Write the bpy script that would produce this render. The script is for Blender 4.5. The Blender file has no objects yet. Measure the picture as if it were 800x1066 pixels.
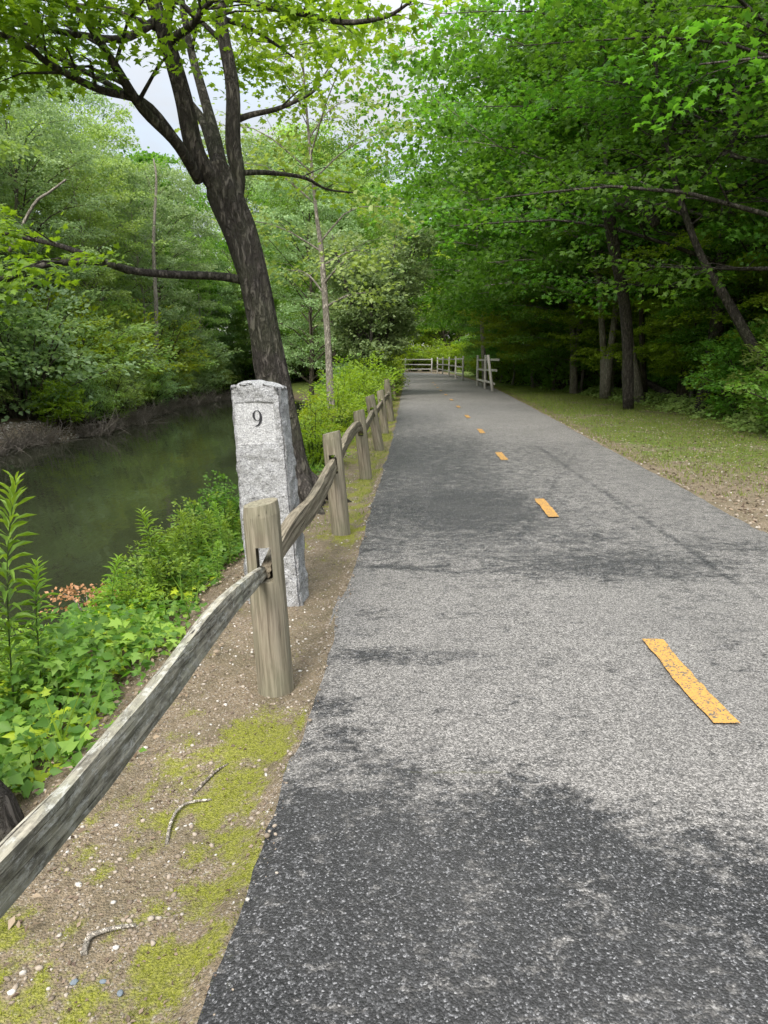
import bpy, bmesh, math, random
import numpy as np
from mathutils import Vector, Matrix, Euler

R = math.radians
rnd = random.Random(7)
NR = np.random.default_rng(11)
scn = bpy.context.scene
col = scn.collection

# ------------------------------------------------------------------ camera geometry
CAMH, F = 1.5, 739.0
TH = R(12.14)
def ray(px, py):
    u, v = px - 400.0, py - 533.0
    return np.array([u, F*math.cos(TH) - v*math.sin(TH), -F*math.sin(TH) - v*math.cos(TH)])
def G(px, py, z=0.0):                      # point of the plane z seen at a photo position
    d = ray(px, py); t = (z - CAMH)/d[2]
    return np.array([0, 0, CAMH]) + d*t
def D(px, py, y):                          # point at distance y
    d = ray(px, py); t = y/d[1]
    return np.array([0, 0, CAMH]) + d*t
def XA(px, y, z=0.0):
    return (px-400.0)*(y*math.cos(TH) + (CAMH-z)*math.sin(TH))/F

# ------------------------------------------------------------------ noise in numpy
_lat = np.random.default_rng(3).random((256, 256))
def vn(x, y):
    x = np.asarray(x, float); y = np.asarray(y, float)
    xi = np.floor(x).astype(int); yi = np.floor(y).astype(int)
    fx = x-xi; fy = y-yi
    fx = fx*fx*(3-2*fx); fy = fy*fy*(3-2*fy)
    a = _lat[xi % 256, yi % 256]; b = _lat[(xi+1) % 256, yi % 256]
    c = _lat[xi % 256, (yi+1) % 256]; d = _lat[(xi+1) % 256, (yi+1) % 256]
    return (a*(1-fx)+b*fx)*(1-fy) + (c*(1-fx)+d*fx)*fy
def fbm(x, y, o=4):
    s = 0; a = .5; t = 0
    for k in range(o):
        s = s + a*vn(x*2**k + 17.3*k, y*2**k + 9.1*k); t += a; a *= .5
    return s/t
def sst(a, b, x):
    t = np.clip((np.asarray(x, float)-a)/(b-a), 0, 1)
    return t*t*(3-2*t)

# ------------------------------------------------------------------ object helpers
def link(o, parent=None):
    col.objects.link(o)
    if parent is not None: o.parent = parent
    return o
def tag(o, label=None, cat=None, group=None, kind=None):
    if label: o['label'] = label
    if cat: o['category'] = cat
    if group: o['group'] = group
    if kind: o['kind'] = kind
    return o
def empty(name, loc=(0, 0, 0), rot=(0, 0, 0)):
    o = bpy.data.objects.new(name, None); col.objects.link(o)
    o.location = loc; o.rotation_euler = rot; o.empty_display_size = .1
    return o
def mesh_np(name, V, faces, mat=None, smooth=False, attrs=None):
    """faces: (n,k) int array or list of tuples"""
    me = bpy.data.meshes.new(name)
    V = np.asarray(V, np.float32)
    if isinstance(faces, np.ndarray):
        n, k = faces.shape
        me.vertices.add(len(V)); me.vertices.foreach_set('co', V.ravel())
        me.loops.add(n*k); me.loops.foreach_set('vertex_index', faces.astype(np.int32).ravel())
        me.polygons.add(n)
        me.polygons.foreach_set('loop_start', np.arange(0, n*k, k, dtype=np.int32))
        me.update(calc_edges=True)
    else:
        me.from_pydata(V.tolist(), [], faces)
    if smooth:
        me.polygons.foreach_set('use_smooth', np.ones(len(me.polygons), bool))
    for an, av in (attrs or {}).items():
        a = me.attributes.new(an, 'FLOAT', 'POINT'); a.data.foreach_set('value', np.asarray(av, np.float32))
    if mat: me.materials.append(mat)
    me.update()
    return me
def obj(name, me, parent=None):
    return link(bpy.data.objects.new(name, me), parent)
def copy_tree(o):
    c = o.copy(); col.objects.link(c)
    for ch in list(o.children):
        d = ch.copy(); col.objects.link(d); d.parent = c
    return c

# ------------------------------------------------------------------ materials
def mat_new(name):
    m = bpy.data.materials.new(name); m.use_nodes = True
    nt = m.node_tree
    for n in list(nt.nodes): nt.nodes.remove(n)
    out = nt.nodes.new('ShaderNodeOutputMaterial')
    return m, nt, out
class NB:
    def __init__(s, nt): s.nt = nt
    def n(s, t, **k):
        x = s.nt.nodes.new(t)
        for a, b in k.items(): setattr(x, a, b)
        return x
    def l(s, a, b): s.nt.links.new(a, b)
    def setin(s, sock, v):
        if hasattr(v, 'is_linked') or hasattr(v, 'links'): s.l(v, sock)
        else: sock.default_value = v
    def math(s, op, a, b=0.0, c=None, clamp=False):
        x = s.n('ShaderNodeMath', operation=op, use_clamp=clamp)
        s.setin(x.inputs[0], a); s.setin(x.inputs[1], b)
        if c is not None: s.setin(x.inputs[2], c)
        return x.outputs[0]
    def mix(s, f, a, b, blend='MIX'):
        x = s.n('ShaderNodeMix', data_type='RGBA', blend_type=blend)
        s.setin(x.inputs[0], f); s.setin(x.inputs[6], a); s.setin(x.inputs[7], b)
        return x.outputs[2]
    def noise(s, vec, scale, detail=3, rough=.55, dist=0.0):
        x = s.n('ShaderNodeTexNoise'); s.l(vec, x.inputs['Vector'])
        x.inputs['Scale'].default_value = scale; x.inputs['Detail'].default_value = detail
        x.inputs['Roughness'].default_value = rough; x.inputs['Distortion'].default_value = dist
        return x.outputs['Fac']
    def voro(s, vec, scale, feature='F1', out='Color'):
        x = s.n('ShaderNodeTexVoronoi', feature=feature); s.l(vec, x.inputs['Vector'])
        x.inputs['Scale'].default_value = scale
        return x.outputs[out]
    def ramp(s, f, stops):
        x = s.n('ShaderNodeValToRGB'); s.l(f, x.inputs[0])
        e = x.color_ramp.elements
        while len(e) < len(stops): e.new(.5)
        for i, (p, c) in enumerate(stops):
            e[i].position = p
            e[i].color = (c, c, c, 1) if isinstance(c, (int, float)) else (*c, 1)
        return x.outputs[0]
    def coord(s, w='Object'): return s.n('ShaderNodeTexCoord').outputs[w]
    def scale(s, vec, sc):
        x = s.n('ShaderNodeMapping'); s.l(vec, x.inputs[0]); x.inputs['Scale'].default_value = sc
        return x.outputs[0]
    def attr(s, name): return s.n('ShaderNodeAttribute', attribute_name=name).outputs['Fac']
    def bump(s, h, strength, dist):
        x = s.n('ShaderNodeBump'); s.l(h, x.inputs['Height'])
        x.inputs['Strength'].default_value = strength; x.inputs['Distance'].default_value = dist
        return x.outputs[0]
    def pbsdf(s, color, rough=.8, normal=None, spec=.3):
        x = s.n('ShaderNodeBsdfPrincipled')
        s.setin(x.inputs['Base Color'], color); s.setin(x.inputs['Roughness'], rough)
        x.inputs['Specular IOR Level'].default_value = spec
        if normal is not None: s.l(normal, x.inputs['Normal'])
        return x.outputs[0]

def leaf_mat(name, c0, c1, tr=.4, trc=None, rough=.5, spec=.35):
    m, nt, out = mat_new(name); b = NB(nt)
    tint = b.attr('tint')
    orn = b.n('ShaderNodeObjectInfo').outputs['Random']
    c = b.mix(tint, (*c0, 1), (*c1, 1))
    hs = b.n('ShaderNodeHueSaturation')
    b.l(b.math('MULTIPLY_ADD', orn, .03, .475), hs.inputs['Hue'])
    b.l(b.math('MULTIPLY_ADD', orn, .35, .85), hs.inputs['Value'])
    b.l(c, hs.inputs['Color'])
    c = hs.outputs[0]
    p = b.pbsdf(c, rough, spec=spec)
    t = b.n('ShaderNodeBsdfTranslucent')
    tc = b.mix(1.0, c, (*(trc or (1.9, 1.75, .6)), 1), 'MULTIPLY')
    b.l(tc, t.inputs[0])
    mx = b.n('ShaderNodeMixShader'); mx.inputs[0].default_value = tr
    b.l(p, mx.inputs[1]); b.l(t.outputs[0], mx.inputs[2]); b.l(mx.outputs[0], out.inputs[0])
    return m
M = {}
M['leaf_mid'] = leaf_mat('leaf_mid_green', (.056, .145, .018), (.115, .23, .036), tr=.5, trc=(1.6, 1.75, .65))
M['leaf_maple'] = leaf_mat('leaf_maple_green', (.085, .17, .018), (.18, .29, .032), tr=.48)
M['leaf_deep'] = leaf_mat('leaf_deep_green', (.045, .12, .02), (.09, .195, .035), tr=.5, trc=(1.6, 1.75, .7))
M['leaf_lime'] = leaf_mat('leaf_lime_green', (.13, .225, .02), (.22, .33, .035), tr=.48)
M['leaf_grey'] = leaf_mat('leaf_grey_green', (.15, .255, .11), (.26, .37, .17), tr=.45, trc=(1.4, 1.4, .9))
M['leaf_pale'] = leaf_mat('leaf_pale_green', (.165, .285, .075), (.28, .41, .125), tr=.45, trc=(1.4, 1.4, .7))
M['leaf_shrub'] = leaf_mat('leaf_shrub_green', (.10, .225, .045), (.18, .34, .07), tr=.5, trc=(1.5, 1.6, .7))
M['leaf_weed'] = leaf_mat('leaf_weed_green', (.055, .14, .02), (.20, .32, .045), tr=.4)
M['leaf_yellow'] = leaf_mat('leaf_yellow_green', (.24, .35, .02), (.36, .47, .03), tr=.4)
M['leaf_dry'] = leaf_mat('leaf_dry_brown', (.22, .10, .04), (.40, .22, .11), tr=.25, trc=(1.1, 1, .8))
M['litter'] = leaf_mat('litter_brown', (.07, .048, .028), (.26, .21, .135), tr=.1, trc=(1, 1, 1))
M['grass'] = leaf_mat('grass_green', (.08, .13, .018), (.19, .24, .045), tr=.35, trc=(1.3, 1.3, .6))
M['moss'] = leaf_mat('moss_yellow_green', (.11, .135, .012), (.29, .34, .03), tr=.3, trc=(1.2, 1.2, .6))

def bark_mat(name, c0, c1, sc=1.0, moss=0.0):
    m, nt, out = mat_new(name); b = NB(nt)
    co = b.coord()
    st = b.scale(co, (9*sc, 9*sc, 2.6*sc))
    n1 = b.noise(st, 2.6, 5, .65, .6)
    n2 = b.noise(co, 1.3*sc, 3, .5)
    rr = b.ramp(n1, [(.42, 0.0), (.58, 1.0)])
    f = b.math('MULTIPLY_ADD', n2, .6, b.math('MULTIPLY', rr, .6), clamp=True)
    c = b.mix(f, (*c0, 1), (*c1, 1))
    if moss:
        mm = b.ramp(b.noise(co, 2.2, 4, .6), [(.5, 0.0), (.62, moss)])
        c = b.mix(mm, c, (.09, .11, .05, 1))
    b.l(b.pbsdf(c, .9, b.bump(rr, 1.0, .03), .15), out.inputs[0])
    return m
M['bark_dark'] = bark_mat('bark_dark', (.014, .0125, .0115), (.118, .104, .093), 1.0, .22)
M['bark_brown'] = bark_mat('bark_brown', (.025, .02, .016), (.12, .10, .08), .8, .5)
M['bark_pale'] = bark_mat('bark_pale', (.13, .115, .095), (.36, .33, .28), 1.2)
M['stem'] = bark_mat('stem_green', (.05, .09, .02), (.12, .18, .05), 2.0)
M['twig_dry'] = bark_mat('twig_dry', (.16, .13, .10), (.38, .33, .28), 3.0)

def wood_mat(name, lich, warm):
    m, nt, out = mat_new(name); b = NB(nt)
    co = b.attr_v('grain') if False else b.coord()
    st = b.scale(co, (34, 34, 1.5))
    g = b.noise(st, 2.0, 5, .6, .3)
    g2 = b.noise(b.scale(co, (60, 60, 1.1)), 1.3, 4, .65, .6)
    big = b.noise(co, 4.0, 4, .6)
    c = b.mix(b.ramp(g, [(.38, 0.0), (.62, 1.0)]), (*warm[0], 1), (*warm[1], 1))
    c = b.mix(b.ramp(big, [(.35, 0.0), (.7, .65)]), c, (*warm[2], 1))
    crack = b.ramp(g2, [(.335, 1.0), (.385, 0.0)])
    c = b.mix(crack, c, (.025, .02, .016, 1))
    if lich:
        l1 = b.ramp(b.noise(b.scale(co, (1, 1, .4)), 26, 8, .78, .4), [(.46, 0.0), (.58, .85)])
        c = b.mix(b.math('MULTIPLY', l1, .75), c, (.045, .042, .037, 1))
        l2 = b.ramp(b.noise(b.scale(co, (1, 1, .5)), 40, 8, .8, .3), [(.505, 0.0), (.60, .8)])
        c = b.mix(l2, c, (.36, .36, .33, 1))
    hh = b.math('MULTIPLY_ADD', crack, -1.0, g)
    b.l(b.pbsdf(c, .88, b.bump(hh, .7, .006), .2), out.inputs[0])
    return m
M['post'] = wood_mat('post_wood', False, [(.115, .095, .07), (.27, .235, .18), (.17, .17, .115)])
M['rail_old'] = wood_mat('rail_lichen_wood', True, [(.16, .145, .115), (.35, .32, .26), (.23, .24, .18)])
M['rail'] = wood_mat('rail_wood', False, [(.10, .083, .06), (.28, .24, .18), (.15, .135, .10)])
M['rail_far'] = wood_mat('rail_grey_wood', False, [(.34, .325, .30), (.54, .52, .48), (.42, .40, .37)])

def m_granite():
    m, nt, out = mat_new('granite'); b = NB(nt); co = b.coord()
    v = b.voro(co, 210, out='Color')
    sx = b.n('ShaderNodeSeparateColor'); b.l(v, sx.inputs[0])
    base = b.ramp(sx.outputs[0], [(0.0, .24), (.45, .40), (.75, .50), (1.0, .64)])
    n = b.noise(co, 120, 3, .6)
    c = b.mix(b.ramp(n, [(.56, 0.0), (.62, .85)]), base, (.06, .06, .065, 1))
    c = b.mix(.35, c, b.mix(b.noise(co, 9, 5, .6), (.32, .325, .34, 1), (.50, .51, .53, 1)))
    c = b.mix(b.ramp(b.noise(co, 4, 4, .6), [(.62, 0.0), (.8, .5)]), c, (.32, .31, .27, 1))
    rg = b.attr('rough')
    pit = b.ramp(b.noise(co, 55, 6, .75, .8), [(.36, .75), (.46, 0.0)])
    c = b.mix(b.math('MULTIPLY', pit, rg), c, (.10, .10, .11, 1))
    h = b.math('MULTIPLY', b.noise(co, 30, 8, .74, .3), rg)
    b.l(b.pbsdf(c, .75, b.bump(h, 1.0, .035), .3), out.inputs[0])
    return m
M['granite'] = m_granite()
def m_flat(name, c, rough=.7, spec=.2):
    m, nt, out = mat_new(name); b = NB(nt); co = b.coord()
    cc = b.mix(b.noise(co, 60, 3, .6), tuple(x*.75 for x in c)+(1,), tuple(x*1.2 for x in c)+(1,))
    b.l(b.pbsdf(cc, rough, spec=spec), out.inputs[0]); return m
M['numeral'] = m_flat('numeral_black', (.025, .025, .028))

def m_asphalt():
    m, nt, out = mat_new('asphalt'); b = NB(nt); co = b.coord()
    damp = b.attr('damp'); moss = b.attr('mossy')
    v = b.voro(co, 150, out='Color'); s1 = b.n('ShaderNodeSeparateColor'); b.l(v, s1.inputs[0])
    v2 = b.voro(co, 250, out='Color'); s2 = b.n('ShaderNodeSeparateColor'); b.l(v2, s2.inputs[0])
    dist = b.voro(co, 150, out='Distance')
    fine = b.noise(b.scale(co, (.75, 1.25, 1)), 22, 6, .75, .6)
    mid = b.noise(b.scale(co, (.8, 1.2, 1)), 7, 8, .75, .5)
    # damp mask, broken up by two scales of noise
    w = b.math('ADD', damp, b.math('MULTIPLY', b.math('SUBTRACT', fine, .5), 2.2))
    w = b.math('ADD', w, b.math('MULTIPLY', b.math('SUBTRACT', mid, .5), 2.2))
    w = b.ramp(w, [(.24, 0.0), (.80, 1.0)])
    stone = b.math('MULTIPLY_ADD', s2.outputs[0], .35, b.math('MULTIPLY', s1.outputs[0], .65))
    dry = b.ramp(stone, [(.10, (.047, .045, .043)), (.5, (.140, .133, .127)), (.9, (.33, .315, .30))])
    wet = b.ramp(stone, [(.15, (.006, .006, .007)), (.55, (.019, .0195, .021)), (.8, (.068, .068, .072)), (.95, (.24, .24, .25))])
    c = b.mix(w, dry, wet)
    big = b.noise(co, .8, 4, .6)
    c = b.mix(b.ramp(big, [(.35, .0), (.75, .35)]), c, (.088, .085, .083, 1))
    ms = b.ramp(b.math('ADD', moss, b.math('MULTIPLY', b.math('SUBTRACT', fine, .5), 1.0)), [(.5, 0.0), (.8, .55)])
    c = b.mix(ms, c, (.12, .12, .04, 1))
    rough = b.math('MULTIPLY_ADD', w, -.25, .85)
    h = b.math('MULTIPLY_ADD', dist, -1.0, b.math('MULTIPLY', stone, .8))
    b.l(b.pbsdf(c, rough, b.bump(h, .8, .004), .35), out.inputs[0])
    return m
M['asphalt'] = m_asphalt()
def m_paint():
    m, nt, out = mat_new('yellow_paint'); b = NB(nt); co = b.coord('Object')
    v = b.voro(co, 130, out='Color'); s1 = b.n('ShaderNodeSeparateColor'); b.l(v, s1.inputs[0])
    n = b.noise(co, 35, 5, .7)
    f = b.math('MULTIPLY_ADD', s1.outputs[0], .35, b.math('MULTIPLY', n, .65))
    wear = b.ramp(f, [(.36, 1.0), (.45, 0.0)])
    c = b.mix(b.noise(co, 60, 3, .6), (.33, .175, .045, 1), (.48, .27, .07, 1))
    c = b.mix(wear, c, (.10, .09, .075, 1))
    b.l(b.pbsdf(c, .7, b.bump(s1.outputs[0], .6, .003), .3), out.inputs[0]); return m
M['paint'] = m_paint()
def m_ground():
    m, nt, out = mat_new('ground_soil'); b = NB(nt); co = b.coord()
    moss, grass, gravel, bank = (b.attr(k) for k in ('moss', 'grass', 'gravel', 'bank'))
    fine = b.noise(co, 60, 5, .7); mid = b.noise(co, 9, 5, .65)
    v = b.voro(co, 150, out='Color'); s1 = b.n('ShaderNodeSeparateColor'); b.l(v, s1.inputs[0])
    dist = b.voro(co, 150, out='Distance')
    litter = b.mix(b.ramp(fine, [(.3, 0.0), (.7, 1.0)]), (.045, .032, .02, 1), (.15, .11, .07, 1))
    soil = b.mix(b.ramp(fine, [(.3, 0.0), (.72, 1.0)]), (.10, .075, .05, 1), (.32, .25, .175, 1))
    peb = b.ramp(s1.outputs[1], [(0.0, (.10, .08, .06)), (.5, (.23, .19, .15)), (.8, (.36, .32, .28)), (1.0, (.46, .43, .39))])
    gr = b.mix(b.ramp(s1.outputs[0], [(.70, 0.0), (.75, .7)]), soil, peb)
    c = b.mix(gravel, litter, gr)
    var = b.ramp(b.noise(co, 3.2, 6, .7), [(.35, 0.0), (.62, .75)])
    c = b.mix(b.math('MULTIPLY', var, gravel), c, b.mix(fine, (.05, .04, .025, 1), (.17, .145, .09, 1)))
    gcol = b.mix(b.ramp(b.noise(co, 26, 4, .7), [(.3, 0.0), (.7, 1.0)]), (.06, .09, .02, 1), (.15, .19, .045, 1))
    gm = b.ramp(b.math('ADD', grass, b.math('MULTIPLY', b.math('SUBTRACT', mid, .5), 1.2)), [(.35, 0.0), (.65, 1.0)])
    c = b.mix(gm, c, gcol)
    mm = b.ramp(b.math('ADD', moss, b.math('MULTIPLY', b.math('SUBTRACT', b.noise(co, 38, 6, .75), .5), 2.4)), [(.30, 0.0), (.95, .85)])
    mc = b.mix(b.ramp(b.noise(co, 90, 3, .6), [(.3, 0.0), (.7, 1.0)]), (.105, .115, .018, 1), (.27, .28, .04, 1))
    c = b.mix(mm, c, mc)
    mud = b.mix(mid, (.06, .045, .03, 1), (.15, .115, .08, 1))
    c = b.mix(bank, c, mud)
    h = b.math('MULTIPLY_ADD', dist, -.6, fine)
    b.l(b.pbsdf(c, .92, b.bump(h, .9, .012), .15), out.inputs[0]); return m
M['ground'] = m_ground()
def m_water():
    m, nt, out = mat_new('river_water'); b = NB(nt); co = b.coord()
    n = b.noise(b.scale(co, (1.0, .35, 1)), 2.2, 3, .5, .5)
    n2 = b.noise(b.scale(co, (1.0, .5, 1)), 9, 3, .5)
    h = b.math('MULTIPLY_ADD', n2, .15, n)
    p = b.n('ShaderNodeBsdfPrincipled')
    p.inputs['Base Color'].default_value = (.020, .023, .013, 1)
    p.inputs['Roughness'].default_value = .015; p.inputs['IOR'].default_value = 1.33
    b.l(b.bump(h, .16, .05), p.inputs['Normal'])
    b.l(p.outputs[0], out.inputs[0]); return m
M['water'] = m_water()
def m_stone():
    m, nt, out = mat_new('pebble_stone'); b = NB(nt); co = b.coord()
    t = b.attr('tint')
    c = b.ramp(t, [(0.0, (.11, .085, .065)), (.35, (.20, .16, .12)), (.65, (.31, .26, .21)), (.85, (.42, .40, .37)), (1.0, (.58, .55, .50))])
    c = b.mix(b.noise(co, 180, 3, .6), b.mix(.25, c, (.1, .09, .07, 1)), c)
    b.l(b.pbsdf(c, .8, spec=.25), out.inputs[0]); return m
M['stone'] = m_stone()
M['slate'] = m_flat('blue_grey_stone', (.13, .155, .18), .7)
M['root'] = bark_mat('bleached_root', (.34, .30, .25), (.56, .51, .44), 3.0)

# ------------------------------------------------------------------ terrain functions
LEp = [G(*p) for p in [(205,1066),(232,980),(262,900),(290,820),(318,740),(342,665),(362,600),(378,550),(392,505),(404,470),(412,440),(417,415),(420,402),(421,394),(421,388.5)]]
REp = [G(*p) for p in [(800,555),(760,533),(700,500),(620,459),(570,432),(528,410),(505,399),(484,393),(466,388)]]
LEy = np.array([-12] + [p[1] for p in LEp] + [110]); LEx = np.array([-1.1] + [p[0] for p in LEp] + [2.0])
REy = np.array([-12] + [p[1] for p in REp] + [110]); REx = np.array([2.1] + [p[0] for p in REp] + [7.4])
def LE(y): return np.interp(y, LEy, LEx)
def RE(y): return np.interp(y, REy, REx)
WZ = -1.7
def XN(y): y = np.asarray(y, float); return -3.3 - .25*np.sin(y*.35) - .012*np.clip(y, 0, 45) - 14*(np.clip(y-46, 0, None)/26)**2
def XF(y): y = np.asarray(y, float); return -13.2 + .7*np.sin(y*.21+1) + .25*np.sin(y*.9) - 30*(np.clip(y-57, 0, None)/16)**2
def XB(y): return LE(y) - np.interp(y, [0, 8, 14, 22, 40], [.78, .85, .75, .6, .6])
def gh(x, y):
    x = np.asarray(x, float); y = np.asarray(y, float)
    le, re, xn, xf, xb = LE(y), RE(y), XN(y), XF(y), XB(y)
    z = np.full(np.broadcast(x, y).shape, 0.0)
    nz = (fbm(x*.8, y*.8, 4)-.5)
    # under and beside the path
    z = z - .012 + .03*(fbm(x*3, y*3, 3)-.5)
    inside = sst(0, .12, x-le)*sst(0, .12, re-x)
    z = z*(1-inside) - .07*inside
    z = z - .035*sst(.0, .10, le-x) - .03*sst(.0, .15, x-re)
    # near bank
    s = np.clip((xb-x)/(xb-xn), 0, 1)
    nb = (WZ-.15)*(.45*s + .55*s**2.0) + .18*nz*sst(0, .3, s)
    z = np.where(x < xb, z + nb, z)
    # river bed
    z = np.where((x < xn) & (x > xf), np.minimum(z, WZ-.25 - .6*sst(0, 1.5, xn-x)*sst(0, 1.5, x-xf)), z)
    # far bank
    s2 = np.clip((xf-x), 0, None)
    fb = WZ-.25 + .9*sst(0, 1.4, s2) + 1.6*sst(1, 12, s2) + .5*nz*sst(.5, 5, s2)
    z = np.where(x <= xf, fb, z)
    # right side
    s3 = x-re
    z = z + .25*nz*sst(3.5, 8, s3) + .10*sst(4, 9, s3) + .45*sst(9, 30, s3)
    return z

def axis(segs):
    out = []
    for a, b_, st in segs:
        n = max(1, int(round((b_-a)/st)))
        out += list(np.linspace(a, b_, n, endpoint=False))
    return np.array(out + [segs[-1][1]])
def grid_faces(nx, ny):
    i = np.arange(nx-1)[:, None]; j = np.arange(ny-1)[None, :]
    a = (i*ny+j).ravel()
    return np.stack([a, a+ny, a+ny+1, a+1], 1)

def mossf(x, y):
    le = LE(y)
    e = le-x
    m = fbm(x*3.0+4, y*2.2+1, 3)*.45 + fbm(x*15+1, y*12+5, 4)*.55
    edge = np.exp(-((e-.15)/.12)**2)*.13 + np.exp(-((e-.62)/.16)**2)*.06
    near = sst(2.8, 1.4, y)*.03 + sst(6, 9, y)*.06
    return np.clip((m + edge + near - .500)*5, 0, 1)*(e > -.02)*(x > XB(y)-.15)*(1-sst(2.7, 3.1, y)*sst(6, 5, y)*.75)

# ---- ground
xs = axis([(-400,-60,30), (-60,-16,1.4), (-16,-12,.35), (-12,-4.5,.9), (-4.5,-1.7,.09), (-1.7,.3,.025), (.3,3.0,.2), (3.0,10,.1), (10,20,.5), (20,60,2), (60,400,30)])
ys = axis([(-60,-4,3), (-4,.6,.3), (.6,5.5,.03), (5.5,12,.09), (12,40,.35), (40,110,1.2), (110,500,30)])
X, Y = np.meshgrid(xs, ys, indexing='ij')
Z = gh(X, Y)
dd = X-RE(Y)
gras = (sst(8, 14, Y)*.85+.26)*(.55+.9*(fbm(X*1.3, Y*1.3, 4)-.3))*sst(0.1, .6, dd)*sst(6.3, 4.8, dd) + sst(8, 30, dd)*sst(0, 20, dd-8)*.9
gras = np.maximum(gras, sst(0.2, .6, LE(Y)-X)*sst(30, 45, Y)*(X > XN(Y)))
e_l = LE(Y)-X
grav = np.maximum((e_l > -.2)*sst(.35, -.1, (XB(Y)-X)), (dd > -.2)*sst(4.4, 2.6, dd)*sst(34, 14, Y)) * 1.0
grav = np.where((X > LE(Y)) & (X < RE(Y)), 1, grav)
bankm = sst(WZ+.55, WZ+.12, Z)
beach = (X < XF(Y)+.2)*sst(2.6, 1.6, XF(Y)-X)*sst(31, 28, Y)*sst(14, 18, Y)
grav = np.maximum(grav, beach); bankm = bankm*(1-beach)
ground = obj('ground', mesh_np('ground', np.stack([X, Y, Z], -1).reshape(-1, 3), grid_faces(len(xs), len(ys)), M['ground'], True,
    {'moss': mossf(X, Y).ravel(), 'grass': gras.ravel(), 'gravel': grav.ravel(), 'bank': bankm.ravel()}))
tag(ground, kind='structure')

# ---- asphalt path (slab with ragged edge)
yy = axis([(-12,.5,.5), (.5,5,.025), (5,12,.06), (12,30,.2), (30,96,.6)])
us = np.concatenate([[0, 0], np.linspace(0, 1, 92)[0:], [1, 1]])
U, YY = np.meshgrid(us, yy, indexing='ij')
rag = lambda y, k: .026*(fbm(y*5+k, y*0+k, 4)-.5)*2 + .05*(vn(y*.8+k, y*0+3)-.5)
xl = LE(YY) + rag(YY, 1.7)*sst(120, 5, YY); xr = RE(YY) + rag(YY, 31.3)
bend = 22*(np.clip(YY-66, 0, None)/22)**2          # the path swings away to the left at its far end
XX = xl - bend*(1-.0) * (1 - U*.75) + (xr - xl)*U - 0
ZZ = np.zeros_like(XX) + .006*(fbm(XX*1.2, YY*1.2, 3)-.5) - .018*(sst(.03, 0, U) + sst(.97, 1, U))
ZZ[0, :] = -.09; ZZ[-1, :] = -.09
XX[0, :] -= .01; XX[-1, :] += .01
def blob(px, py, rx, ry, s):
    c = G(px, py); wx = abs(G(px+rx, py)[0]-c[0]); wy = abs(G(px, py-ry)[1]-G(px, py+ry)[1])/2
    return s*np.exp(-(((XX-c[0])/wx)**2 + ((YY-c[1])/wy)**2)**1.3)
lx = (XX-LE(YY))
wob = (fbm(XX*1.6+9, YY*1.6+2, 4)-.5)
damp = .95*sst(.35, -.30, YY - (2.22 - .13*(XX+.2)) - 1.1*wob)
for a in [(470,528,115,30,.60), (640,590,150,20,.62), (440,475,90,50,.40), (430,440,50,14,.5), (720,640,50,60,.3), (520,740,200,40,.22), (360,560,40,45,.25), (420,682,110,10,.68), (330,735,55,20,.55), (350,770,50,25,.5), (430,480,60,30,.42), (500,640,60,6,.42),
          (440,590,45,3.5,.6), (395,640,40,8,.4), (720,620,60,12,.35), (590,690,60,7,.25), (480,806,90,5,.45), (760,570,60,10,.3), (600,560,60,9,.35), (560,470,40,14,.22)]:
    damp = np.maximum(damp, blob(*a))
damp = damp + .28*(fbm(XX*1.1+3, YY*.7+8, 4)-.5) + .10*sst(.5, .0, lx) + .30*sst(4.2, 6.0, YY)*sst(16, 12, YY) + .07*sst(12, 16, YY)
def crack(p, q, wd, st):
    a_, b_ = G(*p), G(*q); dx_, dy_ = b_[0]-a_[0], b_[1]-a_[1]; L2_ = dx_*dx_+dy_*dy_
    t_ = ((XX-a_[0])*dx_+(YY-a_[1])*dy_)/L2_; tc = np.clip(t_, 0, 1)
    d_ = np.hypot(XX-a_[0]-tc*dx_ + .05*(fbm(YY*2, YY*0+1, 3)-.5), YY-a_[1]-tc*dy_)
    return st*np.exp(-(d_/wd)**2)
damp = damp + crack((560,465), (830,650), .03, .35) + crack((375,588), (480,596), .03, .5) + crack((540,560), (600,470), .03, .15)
mossy = np.maximum.reduce([blob(480,804,90,5,.6), blob(430,650,60,30,.25), blob(650,520,90,20,.3), .45*sst(.25, 0, lx)])
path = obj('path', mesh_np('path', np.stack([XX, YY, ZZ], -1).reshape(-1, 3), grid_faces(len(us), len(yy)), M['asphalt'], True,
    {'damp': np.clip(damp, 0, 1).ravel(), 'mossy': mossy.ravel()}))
tag(path, kind='structure')

# ---- yellow centre dashes
K = 1.5*773.0
def strip(name, y0, y1, w):
    n = 14
    t = np.linspace(0, 1, n)
    cx = lambda y: np.interp(y, dy, dx)
    V, Fc = [], []
    for i, a in enumerate(t):
        y = y0+(y1-y0)*a
        for s in (-1, 1):
            e = .006*rnd.uniform(-1, 1)
            V.append((cx(y)+s*w/2+e, y + (.008*rnd.uniform(-1, 1) if i in (0, n-1) else 0), .0115))
        if i: Fc.append((2*i-2, 2*i-1, 2*i+1, 2*i))
    return obj(name, mesh_np(name, V, Fc, M['paint']))
dpx = [(710,705),(568,528),(522,475),(501,449),(487,434),(474,420),(466,412.5),(457,405),(449,396)]
dw = [G(*p) for p in dpx]; dy = np.array([p[1] for p in dw]); dx = np.array([p[0] for p in dw])
sp = 3.98
y0 = dw[0][1]
for k in range(-1, 12):
    yc = y0 + sp*k
    if k == -1: continue
    o = strip('lane_marking', yc-.455, yc+.455, .108)
    tag(o, kind='structure')

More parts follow.
